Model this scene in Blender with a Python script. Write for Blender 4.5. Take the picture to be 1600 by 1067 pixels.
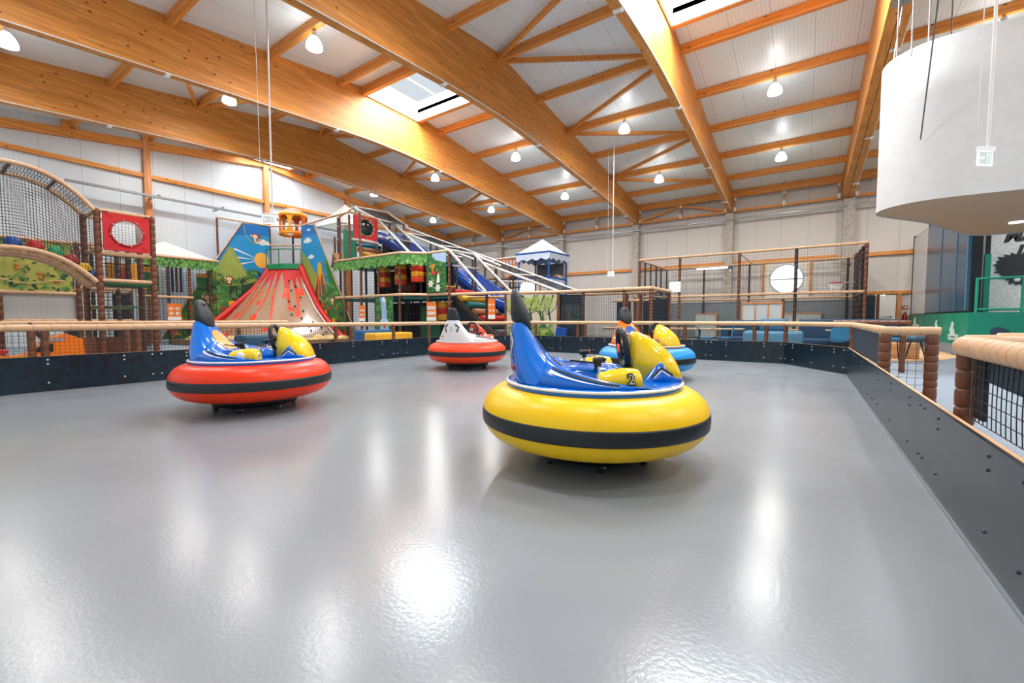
import bpy, math, random
from math import pi, sin, cos, radians as R, hypot, atan2, sqrt
from mathutils import Vector, Matrix
random.seed(7)
S = bpy.context.scene
for o in list(bpy.data.objects): bpy.data.objects.remove(o)
COL = S.collection

# ------------------------------------------------------------------ camera
CAMH = 1.05
cam_d = bpy.data.cameras.new('camera'); cam = bpy.data.objects.new('camera', cam_d); COL.objects.link(cam)
cam_d.sensor_width = 36; cam_d.lens = 36 * 665.84 / 1600; cam_d.clip_end = 200; cam_d.clip_start = .05
cam.location = (0, 0, CAMH)
cam.rotation_euler = (pi/2 - 0.0523, 0, 0.6016)
S.camera = cam
# ------------------------------------------------------------------ view + world
S.view_settings.view_transform = 'Standard'; S.view_settings.look = 'None'
S.view_settings.exposure = 0.45; S.view_settings.gamma = 1; S.view_settings.use_curve_mapping = False
w = bpy.data.worlds.new('world'); S.world = w; w.use_nodes = True
w.node_tree.nodes['Background'].inputs[0].default_value = (.86, .94, 1, 1)
w.node_tree.nodes['Background'].inputs[1].default_value = 0.58

def area_light(name, loc, rot, sx, sy, power, color=(1,1,1), parent=None):
    l = bpy.data.lights.new(name, 'AREA'); l.shape = 'RECTANGLE'; l.size = sx; l.size_y = sy; l.energy = power; l.color = color
    o = bpy.data.objects.new(name, l); o.location = loc; o.rotation_euler = rot; COL.objects.link(o)
    if parent: o.parent = parent
    return o
# daylight over the ridge skylights (above the glazing) of four bays
SKY = [(-23.2, -18.55), (-13.3, -8.55), (-3.3, 1.2), (6.7, 11.2)]
for a, b in SKY:
    area_light('skylight_daylight', ((a+b)/2, 11.3, 9.95), (0,0,0), b-a+1.6, 5.4, 1250 if a < -20 else 2850, (.86,.94,1))

# ------------------------------------------------------------------ materials
def srgb(h):
    h = h.lstrip('#'); c = [int(h[i:i+2],16)/255 for i in (0,2,4)]
    return tuple((x/12.92 if x <= .04045 else ((x+.055)/1.055)**2.4) for x in c)
MATS = {}
def M(hexc, rough=.5, metal=0, spec=.5, coat=0, emit=0, name=None, alpha=1, trans=0):
    key = (hexc, rough, metal, spec, coat, emit, alpha, trans)
    if key in MATS: return MATS[key]
    m = bpy.data.materials.new(name or 'paint_'+hexc.strip('#')); m.use_nodes = True
    b = m.node_tree.nodes['Principled BSDF']; c = srgb(hexc)
    b.inputs['Base Color'].default_value = (*c, 1); b.inputs['Roughness'].default_value = rough
    b.inputs['Metallic'].default_value = metal; b.inputs['Specular IOR Level'].default_value = spec
    b.inputs['Coat Weight'].default_value = coat; b.inputs['Coat Roughness'].default_value = .06
    if emit: b.inputs['Emission Color'].default_value = (*c,1); b.inputs['Emission Strength'].default_value = emit
    b.inputs['Alpha'].default_value = alpha; b.inputs['Transmission Weight'].default_value = trans
    # slight procedural variation so nothing is perfectly flat
    if not emit:
        nt = m.node_tree; tc = nt.nodes.new('ShaderNodeTexCoord'); n = nt.nodes.new('ShaderNodeTexNoise'); n.inputs['Scale'].default_value = 6
        mr = nt.nodes.new('ShaderNodeMapRange'); mr.inputs[3].default_value = .92; mr.inputs[4].default_value = 1.06
        mx = nt.nodes.new('ShaderNodeMix'); mx.data_type = 'RGBA'; mx.blend_type = 'MULTIPLY'; mx.inputs[0].default_value = 1
        mx.inputs[6].default_value = (*c,1)
        nt.links.new(tc.outputs['Object'], n.inputs['Vector']); nt.links.new(n.outputs['Fac'], mr.inputs[0]); nt.links.new(mr.outputs[0], mx.inputs[7]); nt.links.new(mx.outputs[2], b.inputs['Base Color'])
    MATS[key] = m; return m

def node_mat(name):
    m = bpy.data.materials.new(name); m.use_nodes = True
    nt = m.node_tree; b = nt.nodes['Principled BSDF']
    def N(t, **k):
        n = nt.nodes.new(t)
        for a, v in k.items(): setattr(n, a, v)
        return n
    return m, nt, b, N
def ramp(nt, N, src, stops, interp='LINEAR'):
    r = N('ShaderNodeValToRGB'); r.color_ramp.interpolation = interp
    while len(r.color_ramp.elements) < len(stops): r.color_ramp.elements.new(.5)
    for e, (p, c) in zip(r.color_ramp.elements, stops): e.position = p; e.color = (*c, 1) if len(c) == 3 else c
    nt.links.new(src, r.inputs[0]); return r.outputs[0]
def wood(axis, c1, c2, c3, name, lam=.0):
    """glulam: grain along axis, boards, knots"""
    m, nt, b, N = node_mat(name); L = nt.links.new
    tc = N('ShaderNodeTexCoord'); mp = N('ShaderNodeMapping')
    sc = [6, 6, 6]; sc[axis] = .35
    mp.inputs['Scale'].default_value = sc; L(tc.outputs['Object'], mp.inputs[0])
    n1 = N('ShaderNodeTexNoise'); n1.inputs['Scale'].default_value = 3.5; n1.inputs['Detail'].default_value = 5; L(mp.outputs[0], n1.inputs[0])
    col = ramp(nt, N, n1.outputs[0], [(.3, c1), (.55, c2), (.75, c3)])
    # boards: each lamella has its own tone
    mp2 = N('ShaderNodeMapping'); s2 = [.01, .01, 1/.045]; s2[axis] = 1/2.6; mp2.inputs['Scale'].default_value = s2 ; L(tc.outputs['Object'], mp2.inputs[0])
    vo = N('ShaderNodeTexWhiteNoise'); vo.noise_dimensions = '3D'
    fl = N('ShaderNodeVectorMath', operation='FLOOR'); L(mp2.outputs[0], fl.inputs[0]); L(fl.outputs[0], vo.inputs[0])
    mr = N('ShaderNodeMapRange'); mr.inputs[3].default_value = .86; mr.inputs[4].default_value = 1.1; L(vo.outputs[0], mr.inputs[0])
    mx = N('ShaderNodeMix', data_type='RGBA', blend_type='MULTIPLY'); mx.inputs[0].default_value = 1; L(col, mx.inputs[6]); L(mr.outputs[0], mx.inputs[7])
    mp3 = N('ShaderNodeMapping'); s3 = [5,5,5]; s3[axis] = 2.6; mp3.inputs['Scale'].default_value = s3; L(tc.outputs['Object'], mp3.inputs[0])
    kn = N('ShaderNodeTexVoronoi'); kn.inputs['Scale'].default_value = 1; L(mp3.outputs[0], kn.inputs[0])
    kr = ramp(nt, N, kn.outputs['Distance'], [(0, (.16,.08,.04)), (.085, (.24,.12,.06)), (.135, (1,1,1))])
    mx2 = N('ShaderNodeMix', data_type='RGBA', blend_type='MULTIPLY'); mx2.inputs[0].default_value = .95; L(mx.outputs[2], mx2.inputs[6]); L(kr, mx2.inputs[7])
    L(mx2.outputs[2], b.inputs['Base Color']); b.inputs['Roughness'].default_value = .5; b.inputs['Specular IOR Level'].default_value = .35
    return m
WC = (srgb('#c67c36'), srgb('#d88f42'), srgb('#e4a452'))
GLULAM = wood(1, *WC, 'glulam_wood')
PURLIN = wood(0, srgb('#d4823a'), srgb('#e09446'), srgb('#eaa65a'), 'purlin_wood')
WOODY = wood(1, *[srgb(x) for x in ('#d08038','#dc9246','#e8a55a')], 'wall_timber_wood')
WOODZ = wood(2, *[srgb(x) for x in ('#b97340','#cc8c58','#d8a06e')], 'post_wood')
def stripes(name, axis, base, period, depth, joint=None, rough=.4, spec=.5):
    m, nt, b, N = node_mat(name); L = nt.links.new
    tc = N('ShaderNodeTexCoord'); sx = N('ShaderNodeSeparateXYZ'); L(tc.outputs['Object'], sx.inputs[0])
    def saw(per):
        d = N('ShaderNodeMath', operation='DIVIDE'); d.inputs[1].default_value = per; L(sx.outputs[axis], d.inputs[0])
        f = N('ShaderNodeMath', operation='FRACT'); L(d.outputs[0], f.inputs[0]); return f.outputs[0]
    c = base; lo = tuple(x*(1-depth) for x in c)
    col = ramp(nt, N, saw(period), [(0, lo), (.25, c), (.8, c), (1, lo)])
    if joint:
        j = ramp(nt, N, saw(joint), [(0, (.45,.45,.45)), (.012, (1,1,1)), (.99,(1,1,1)), (1,(.6,.6,.6))])
        mx = N('ShaderNodeMix', data_type='RGBA', blend_type='MULTIPLY'); mx.inputs[0].default_value = 1; L(col, mx.inputs[6]); L(j, mx.inputs[7]); col = mx.outputs[2]
    L(col, b.inputs['Base Color']); b.inputs['Roughness'].default_value = rough; b.inputs['Specular IOR Level'].default_value = spec
    return m
CEIL = stripes('ceiling_sheet', 0, srgb('#eaf1f0'), .1, .10, 1.0, .33, .6)
WALLX = stripes('wall_panel_back', 0, srgb('#cdc8c1'), .11, .05, 1.12, .5)
WALLY = stripes('wall_panel_left', 1, srgb('#d3dbe0'), .11, .06, 1.12, .5)
def floor_mat():
    m, nt, b, N = node_mat('epoxy_floor'); L = nt.links.new
    tc = N('ShaderNodeTexCoord'); n = N('ShaderNodeTexNoise'); n.inputs['Scale'].default_value = .7; n.inputs['Detail'].default_value = 3; L(tc.outputs['Object'], n.inputs[0])
    col = ramp(nt, N, n.outputs[0], [(.3, srgb('#868b90')), (.7, srgb('#91969b'))])
    vo = N('ShaderNodeTexVoronoi'); vo.inputs['Scale'].default_value = 2.3; L(tc.outputs['Object'], vo.inputs[0])
    sp = ramp(nt, N, vo.outputs['Distance'], [(0, (.12,.12,.13)), (.016, (.15,.15,.16)), (.022, (1,1,1))])
    mx = N('ShaderNodeMix', data_type='RGBA', blend_type='MULTIPLY'); mx.inputs[0].default_value = .5; L(col, mx.inputs[6]); L(sp, mx.inputs[7])
    L(mx.outputs[2], b.inputs['Base Color'])
    n2 = N('ShaderNodeTexNoise'); n2.inputs['Scale'].default_value = 1.1; n2.inputs['Detail'].default_value = 4; L(tc.outputs['Object'], n2.inputs[0])
    mr = N('ShaderNodeMapRange'); mr.inputs[3].default_value = .14; mr.inputs[4].default_value = .26; L(n2.outputs[0], mr.inputs[0]); L(mr.outputs[0], b.inputs['Roughness'])
    n3 = N('ShaderNodeTexNoise'); n3.inputs['Scale'].default_value = 55; n3.inputs['Detail'].default_value = 2; L(tc.outputs['Object'], n3.inputs[0])
    bp = N('ShaderNodeBump'); bp.inputs['Strength'].default_value = .045; bp.inputs['Distance'].default_value = .02; L(n3.outputs[0], bp.inputs['Height']); L(bp.outputs[0], b.inputs['Normal'])
    b.inputs['Specular IOR Level'].default_value = .62
    return m
EPOXY = floor_mat()
def speckle(name, c1, c2, scale=90, rough=.8):
    m, nt, b, N = node_mat(name); L = nt.links.new
    tc = N('ShaderNodeTexCoord'); n = N('ShaderNodeTexNoise'); n.inputs['Scale'].default_value = scale; L(tc.outputs['Object'], n.inputs[0])
    L(ramp(nt, N, n.outputs[0], [(.4, c1), (.6, c2)]), b.inputs['Base Color']); b.inputs['Roughness'].default_value = rough
    return m
CARPET = speckle('speckled_floor', srgb('#6f7a86'), srgb('#929ba4'))
TANFLOOR = speckle('tan_floor', srgb('#d3aa78'), srgb('#e0ba88'))
CONC = speckle('concrete', srgb('#a79f93'), srgb('#b9b1a5'), 5, .8)
BOARD = speckle('black_board', srgb('#0d1d28'), srgb('#122632'), 9, .24)
FOAM = M('#cfa67f', .38, spec=.5, name='beige_foam_sleeve')
BROWN = M('#6b3f28', .38, spec=.5, name='brown_foam_sleeve')
DBROWN = M('#3d2b24', .45, name='dark_brown_sleeve')
BLACK = M('#15181b', .4, name='black_plastic')
NETM = M('#171b20', .7, name='black_net')
WHITE = M('#e9e9e6', .45, name='white_paint')
STEEL = M('#b9bec2', .3, metal=.8, name='galvanised_steel')
CHROME = M('#d8d8d8', .12, metal=1, name='chrome')
BOLT = M('#d9d6cd', .3, metal=.3, name='bolt_head')
PLY = M('#d8a878', .6, name='plywood_edge')

# ------------------------------------------------------------------ mesh builder
class MB:
    def __init__(s): s.v = []; s.f = []; s.mi = []; s.sm = []; s.cur = 0
    def add(s, vs, fs, smooth=False, mi=None):
        n = len(s.v); s.v += [tuple(p) for p in vs]
        for f in fs: s.f.append(tuple(i+n for i in f)); s.mi.append(s.cur if mi is None else mi); s.sm.append(smooth)
        return s
    def box(s, x0, x1, y0, y1, z0, z1, mi=None):
        v = [(x0,y0,z0),(x1,y0,z0),(x1,y1,z0),(x0,y1,z0),(x0,y0,z1),(x1,y0,z1),(x1,y1,z1),(x0,y1,z1)]
        return s.add(v, [(0,3,2,1),(4,5,6,7),(0,1,5,4),(1,2,6,5),(2,3,7,6),(3,0,4,7)], mi=mi)
    def bevbox(s, x0, x1, y0, y1, z0, z1, r=.02, n=4, mi=None):
        # rounded in plan and softened top/bottom
        def ring(d, z):
            out = []
            rr = max(r-d, .001)
            for cx, cy, a in ((x1-r,y1-r,0),(x0+r,y1-r,pi/2),(x0+r,y0+r,pi),(x1-r,y0+r,1.5*pi)):
                for k in range(n+1):
                    t = a+k*pi/2/n; out.append((cx+rr*cos(t), cy+rr*sin(t), z))
            return out
        rings = [ring(r*.6, z0), ring(r*.15, z0+r*.35), ring(0, z0+r), ring(0, z1-r), ring(r*.15, z1-r*.35), ring(r*.6, z1)]
        return s.loft(rings, True, mi)
    def loft(s, rings, smooth=True, mi=None, caps=True, closed=True):
        n = len(rings[0]); vs = [p for r_ in rings for p in r_]; fs = []
        for i in range(len(rings)-1):
            for j in range(n if closed else n-1):
                k = (j+1) % n; fs.append((i*n+j, i*n+k, (i+1)*n+k, (i+1)*n+j))
        s.add(vs, fs, smooth, mi)
        if caps and closed:
            s.add(rings[0], [tuple(range(n))[::-1]], False, mi); s.add(rings[-1], [tuple(range(n))], False, mi)
        return s
    def beam(s, p0, p1, w_, h_, up=(0,0,1), mi=None):
        p0 = Vector(p0); p1 = Vector(p1); d = (p1-p0).normalized(); u = Vector(up)
        sd = d.cross(u)
        if sd.length < 1e-4: sd = d.cross(Vector((1,0,0)))
        sd.normalize(); u = sd.cross(d).normalized()
        a = sd*w_/2; b = u*h_/2
        v = [p0-a-b, p0+a-b, p0+a+b, p0-a+b, p1-a-b, p1+a-b, p1+a+b, p1-a+b]
        return s.add(v, [(0,1,2,3),(4,7,6,5),(0,4,5,1),(1,5,6,2),(2,6,7,3),(3,7,4,0)], mi=mi)
    def tube(s, pts, r, n=8, mi=None, caps=True, closed=False, flat=1.0, up=None):
        pts = [Vector(p) for p in pts]; rs = r if isinstance(r, (list, tuple)) else [r]*len(pts)
        m = len(pts); rings = []; prev = None
        for i, p in enumerate(pts):
            if closed: t = (pts[(i+1)%m]-pts[i-1])
            elif i == 0: t = pts[1]-pts[0]
            elif i == m-1: t = pts[-1]-pts[-2]
            else: t = (pts[i+1]-pts[i-1])
            t = t.normalized() if t.length > 1e-9 else Vector((0,0,1))
            if prev is None:
                a = Vector(up) if up else (Vector((0,0,1)) if abs(t.z) < .9 else Vector((1,0,0)))
                a = (a - t*a.dot(t)).normalized()
            else: a = (prev - t*prev.dot(t)).normalized()
            prev = a; b = t.cross(a)
            rings.append([p + (a*cos(2*pi*k/n) + b*sin(2*pi*k/n)*flat)*rs[i] for k in range(n)])
        if closed: rings.append(rings[0])
        return s.loft(rings, True, mi, caps=caps and not closed)
    def foam(s, p0, p1, r, seg=.2, n=10, mi=None, depth=.14, jit=0):
        return s.foam_path([p0, p1], r, seg, n, mi, depth, jit)
    def foam_path(s, pts, r, seg=.2, n=10, mi=None, depth=.14, jit=0):
        pts = [Vector(p) for p in pts]; L = [0]
        for a, b in zip(pts, pts[1:]): L.append(L[-1]+(b-a).length)
        def at(d):
            for i in range(len(pts)-1):
                if d <= L[i+1]+1e-9: return pts[i].lerp(pts[i+1], (d-L[i])/max(L[i+1]-L[i],1e-9))
            return pts[-1]
        k = max(1, round(L[-1]/seg)); P = []; RR = []; e = min(.014, seg*.12)
        cuts = [L[-1]*i/k + (random.uniform(-jit,jit)*seg if 0 < i < k else 0) for i in range(k+1)]
        for i in range(k):
            a, b = cuts[i], cuts[i+1]
            for d, q in (((a+.0005, 1-depth*1.3), (a+e*.4, 1-depth*.45), (a+e, 1-.03), ((a+b)/2, 1.0), (b-e, 1-.03), (b-e*.4, 1-depth*.45)) if n >= 12 else ((a+.0005, 1-depth), (a+e, 1-.02), ((a+b)/2, 1.0), (b-e, 1-.02))): P.append(at(d)); RR.append(r*q)
        P.append(at(L[-1])); RR.append(r*(1-depth))
        return s.tube(P, RR, n, mi)
    def lathe(s, prof, c=(0,0,0), n=24, mi=None, smooth=True, a0=0, a1=2*pi):
        full = abs(a1-a0-2*pi) < 1e-6; m = n if full else n+1
        rings = [[(c[0]+r_*cos(a0+(a1-a0)*k/n), c[1]+r_*sin(a0+(a1-a0)*k/n), c[2]+z) for k in range(m)] for r_, z in prof]
        return s.loft(rings, smooth, mi, caps=False, closed=full)
    def sphere(s, c, rx, ry=None, rz=None, n=14, m=8, mi=None, top=0):
        ry = ry or rx; rz = rz or rx; rings = []
        for i in range(m+1):
            t = -pi/2 + pi*i/m
            if top: t = pi/2*i/m
            q = max(cos(t), .002)
            rings.append([(c[0]+rx*q*cos(2*pi*k/n), c[1]+ry*q*sin(2*pi*k/n), c[2]+rz*sin(t)) for k in range(n)])
        return s.loft(rings, True, mi)
    def prism(s, poly, d, mi=None, smooth=False):
        """poly: list of 3D points (planar), extruded by vector d"""
        n = len(poly); a = [Vector(p) for p in poly]; b = [p+Vector(d) for p in a]
        fs = [tuple(range(n))[::-1], tuple(range(n, 2*n))] + [(i,(i+1)%n,n+(i+1)%n,n+i) for i in range(n)]
        return s.add(a+b, fs, smooth, mi)
    def face(s, poly, mi=None): return s.add(poly, [tuple(range(len(poly)))], False, mi)
    def quad_net(s, a, b, c, d, cu, cv, t=.004, sag=0, mi=None):
        """net between corners a-b-c-d (a->b is u, a->d is v), cell sizes cu, cv"""
        a, b, c, d = map(Vector, (a, b, c, d))
        nu = max(1, round(max((b-a).length, (c-d).length)/cu)); nv = max(1, round(max((d-a).length, (c-b).length)/cv))
        nrm = (b-a).cross(d-a).normalized()
        def P(u, v):
            p = a.lerp(b, u).lerp(d.lerp(c, u), v)
            if sag: p = p + nrm*sag*sin(pi*u)*sin(pi*v)
            return p
        st = 1 if not sag else 6
        for i in range(nu+1):
            for q in range(st): s.beam(P(i/nu, q/st), P(i/nu, (q+1)/st), t, t, nrm, mi)
        for j in range(nv+1):
            for q in range(st): s.beam(P(q/st, j/nv), P((q+1)/st, j/nv), t, t, nrm, mi)
        return s
    def build(s, name, mats, parent=None, off=(0,0,0)):
        me = bpy.data.meshes.new(name); off = Vector(off)
        me.from_pydata([Vector(p)-off for p in s.v], [], s.f)
        mats = mats if isinstance(mats, (list, tuple)) else [mats]
        for m in mats: me.materials.append(m)
        me.polygons.foreach_set('material_index', [min(i, len(mats)-1) for i in s.mi]); me.polygons.foreach_set('use_smooth', s.sm)
        me.update(); o = bpy.data.objects.new(name, me); COL.objects.link(o)
        if parent: o.parent = parent
        return o

def tag(o, label=None, cat=None, group=None, kind=None):
    if label: o['label'] = label
    if cat: o['category'] = cat
    if group: o['group'] = group
    if kind: o['kind'] = kind
    return o
class T:
    """a thing: an Empty at its base; parts are given in world coordinates"""
    def __init__(s, name, label, cat, loc=(0,0,0), group=None):
        s.o = bpy.data.objects.new(name, None); s.o.empty_display_size = .2; COL.objects.link(s.o); s.o.location = loc; s.loc = Vector(loc); tag(s.o, label, cat, group)
    def p(s, name, mb, mats, parent=None, label=None, kind=None):
        o = mb.build(name, mats, parent or s.o, s.loc); tag(o, label, kind=kind); return o
def single(name, mb, mats, label, cat, loc=(0,0,0), group=None):
    o = mb.build(name, mats, None, loc); o.location = loc; return tag(o, label, cat, group)
def struct(name, mb, mats): return tag(mb.build(name, mats), kind='structure')
def copy_tree(o, loc, rz=0, label=None, group=None):
    def rec(a, par):
        c = a.copy(); COL.objects.link(c); c.parent = par
        for ch in a.children: rec(ch, c)
        return c
    c = rec(o, None); c.location = loc; c.rotation_euler = (0,0,rz)
    if label: c['label'] = label
    if group: c['group'] = group
    return c
def text_mesh(txt, size, depth=.004, bold=0, shear=0):
    cu = bpy.data.curves.new('t', 'FONT'); cu.body = txt; cu.size = size; cu.extrude = depth/2; cu.offset = bold; cu.shear = shear; cu.align_x = 'CENTER'; cu.align_y = 'CENTER'; cu.resolution_u = 3
    o = bpy.data.objects.new('t', cu); COL.objects.link(o); dg = bpy.context.evaluated_depsgraph_get()
    me = bpy.data.meshes.new_from_object(o.evaluated_get(dg)); v = [tuple(p.co) for p in me.vertices]; f = [tuple(p.vertices) for p in me.polygons]
    bpy.data.objects.remove(o); bpy.data.curves.remove(cu); bpy.data.meshes.remove(me); return v, f
def put_text(mb, txt, size, o, u, v_, depth=.004, bold=0, mi=None, shear=0):
    """text centred at o, reading along unit vector u, up along v_"""
    vs, fs = text_mesh(txt, size, depth, bold, shear); o = Vector(o); u = Vector(u).normalized(); v_ = Vector(v_).normalized(); w_ = u.cross(v_)
    mb.add([o+u*p[0]+v_*p[1]+w_*p[2] for p in vs], fs, False, mi)
# ================================================================== STRUCTURE
RIDGE = 11.4; YB = 25.32; YN = -2.6
def roofz(y): return 9.55 - .13*abs(y-RIDGE)
def beamz(y): return 7.77 - .08*sqrt((y-RIDGE)**2+4)
BX = [-18.32, -13.32, -8.32, -3.32, 1.68, 6.68, 11.68]      # right faces of the main beams
mb = MB(); mb.box(-24, 14, -3.2, 26.2, -.3, -.012); struct('floor', mb, CARPET)
ARENA = [(.66,-3.1),(.66,10.1),(-.38,11.72),(-8.0,11.78),(-9.05,10.1),(-8.95,5.0),(-8.9,-3.1)]
mb = MB(); mb.prism([(x,y,-.012) for x,y in ARENA], (0,0,.012)); struct('floor', mb, EPOXY)
mb = MB(); pts = [(1.3,14.4),(1.8,14.2),(2.4,14.6),(3.1,15.7),(3.6,16.9),(3.75,19),(3.75,25.4),(2.2,25.4),(1.4,20),(1.2,17)]
mb.prism([(x,y,-.012) for x,y in pts], (0,0,.006)); struct('floor', mb, TANFLOOR)
# ceiling strips (open at the skylights)
mb = MB()
edges = [-24] + sorted([v for ab in SKY for v in ab]) + [14]
def strip(x0, x1, y0, y1):
    mb.add([(x0,y0,roofz(y0)),(x1,y0,roofz(y0)),(x1,y1,roofz(y1)),(x0,y1,roofz(y1)),
            (x0,y0,roofz(y0)+.15),(x1,y0,roofz(y0)+.15),(x1,y1,roofz(y1)+.15),(x0,y1,roofz(y1)+.15)],
           [(0,3,2,1),(4,5,6,7),(0,1,5,4),(1,2,6,5),(2,3,7,6),(3,0,4,7)])
for i in range(len(edges)-1):
    x0, x1 = edges[i], edges[i+1]
    if (x0, x1) in [tuple(s) for s in SKY]: strip(x0, x1, -2.9, 10.1); strip(x0, x1, 12.5, 26.2)
    else: strip(x0, x1, -2.9, RIDGE); strip(x0, x1, RIDGE, 26.2)
struct('ceiling', mb, CEIL)
for i, (a, b) in enumerate(SKY):
    mb = MB()
    for y in (10.06, 12.5): mb.box(a, b, y, y+.06, 9.1, 9.85)
    for x in (a, b-.06): mb.box(x, x+.06, 10.1, 12.5, 9.1, 9.85)
    w_ = struct('window_%d' % (i+1), mb, WHITE)
    fr = MB()
    for k in range(1, 4): x = a+(b-a)*k/4; fr.box(x-.02, x+.02, 10.1, 12.5, 9.74, 9.78)
    fr.box(a, b, 10.16, 10.2, 9.74, 9.78); fr.box(a, b, 12.42, 12.46, 9.74, 9.78)
    fr.beam((a+.15,10.3,9.3), (a+.15,12.2,9.45), .03, .03); fr.beam((b-.15,10.3,9.3), (b-.15,12.2,9.45), .03, .03)
    f_ = fr.build('window_frame', M('#8f9698', .4), w_)
# walls
def round_hole_wall(x0, x1, z0, z1, cx, cz, r, y0, y1, mb, n=32):
    # wall patch with a round hole
    ring = [(cx+r*cos(2*pi*k/n), cz+r*sin(2*pi*k/n)) for k in range(n)]
    def sq(k):
        a = 2*pi*k/n; c_, s_ = cos(a), sin(a); t = min((x1-cx if c_ > 0 else cx-x0)/max(abs(c_),1e-6), (z1-cz if s_ > 0 else cz-z0)/max(abs(s_),1e-6)); return (cx+c_*t, cz+s_*t)
    # make exact corners by nudging nearest samples
    out = [sq(k) for k in range(n)]
    for cxn, czn in ((x0,z0),(x1,z0),(x1,z1),(x0,z1)):
        j = min(range(n), key=lambda k: (out[k][0]-cxn)**2+(out[k][1]-czn)**2); out[j] = (cxn, czn)
    for k in range(n):
        j = (k+1) % n
        mb.face([(out[k][0],y0,out[k][1]),(out[j][0],y0,out[j][1]),(ring[j][0],y0,ring[j][1]),(ring[k][0],y0,ring[k][1])])
        mb.face([(ring[k][0],y0,ring[k][1]),(ring[j][0],y0,ring[j][1]),(ring[j][0],y1,ring[j][1]),(ring[k][0],y1,ring[k][1])])
W1 = (-.83, 3.08, .74); W2 = (-16.22, 3.08, .74)
mb = MB(); xs = [-24, W2[0]-1, W2[0]+1, W1[0]-1, W1[0]+1, 14]
for a, b, hole in ((xs[0],xs[1],None),(xs[1],xs[2],W2),(xs[2],xs[3],None),(xs[3],xs[4],W1),(xs[4],xs[5],None)):
    if not hole: mb.box(a, b, 25.6, 25.8, 0, 8.4)
    else:
        mb.box(a, b, 25.6, 25.8, 0, 2.08); mb.box(a, b, 25.6, 25.8, 4.08, 8.4); round_hole_wall(a, b, 2.08, 4.08, hole[0], hole[1], hole[2], 25.6, 25.8, mb)
struct('wall_back', mb, WALLX)
mb = MB(); mb.box(-23.7, -23.5, -2.9, 26, 0, 9.8); struct('wall_left', mb, WALLY)
for i, (cx, cz, r) in enumerate((W1, W2)):
    fr = MB(); ang = [2*pi*k/40 for k in range(40)]
    fr.tube([(cx+(r-.02)*cos(t), 25.58, cz+(r-.02)*sin(t)) for t in ang], .05, 6, closed=True)
    wf = struct('window_%d' % (5+i), fr, M('#c9ced4', .4))
    b2 = MB(); b2.box(cx-r, cx+r, 25.6, 25.66, cz-.05, cz+.01); b2.build('window_bar', M('#9aa4ae', .4), wf)
    g = MB(); g.lathe([(0.001,0),(r,0)], (0,0,0), 40); o = g.build('window_pane', M('#eef6ff', .1, emit=1.6, name='bright_daylight_pane'), wf); o.rotation_euler = (pi/2,0,0); o.location = (cx, 25.72, cz)
    pn = MB(); pn.box(cx-1.05, cx-.95, 25.5, 25.6, 2.28, 4.0); pn.box(cx+.95, cx+1.05, 25.5, 25.6, 2.28, 4.0); pn.build('window_stud', WOODZ, wf)
for i, (cx, cz, r) in enumerate((W1, W2)):
    mb = MB(); round_hole_wall(cx-.95, cx+.95, 2.1, 4.0, cx, cz, r, 25.565, 25.6, mb); struct('trim_%d' % (i+1), mb, M('#e2dccf', .5))
# main beams
def beam_mesh(x0, x1):
    mb = MB(); n = 44; rings = []
    for k in range(n+1):
        y = YN + (YB+.1-YN)*k/n
        rings.append([(x0,y,beamz(y)),(x1,y,beamz(y)),(x1,y,roofz(y)),(x0,y,roofz(y))])
    mb.loft(rings, False); return mb
bl = ['leftmost arched timber roof beam, nearest the jungle play wall', 'arched timber roof beam over the volcano slide side, second from the left wall', 'arched timber roof beam right of the middle skylight, crossing the top centre', 'arched timber roof beam lit by the top right skylight', 'double arched timber roof beam left of the white hanging drum', 'timber roof beam above the white drum near the right edge', 'far right timber roof beam beyond the white drum']
for i, xr in enumerate(BX):
    if i == 4: mb = beam_mesh(1.26, 1.462); mb2 = beam_mesh(1.478, 1.68); mb.add(mb2.v, mb2.f)
    else: mb = beam_mesh(xr-.2, xr)
    b_ = T('roof_beam', bl[i], 'beam', (xr-.1, YN, 6.7), 'arched glulam roof beams'); b_.p('timber', mb, GLULAM)
    c = MB(); c.tube([(xr+.012, y, beamz(y)+.02) for y in [YN+k*.7 for k in range(40)]], .014, 6); b_.p('conduit', c, WHITE)
    for y in (4.2, 8.9, 13.9, 18.9, 23.4):
        c = MB(); c.box(xr-.2, xr+.05, y-.05, y+.05, beamz(y)-.03, beamz(y)-.002); c.sphere((xr-.02,y,beamz(y)-.04), .045, rz=.035, n=10, m=6)
        b_.p('sensor_box', c, WHITE)
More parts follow.
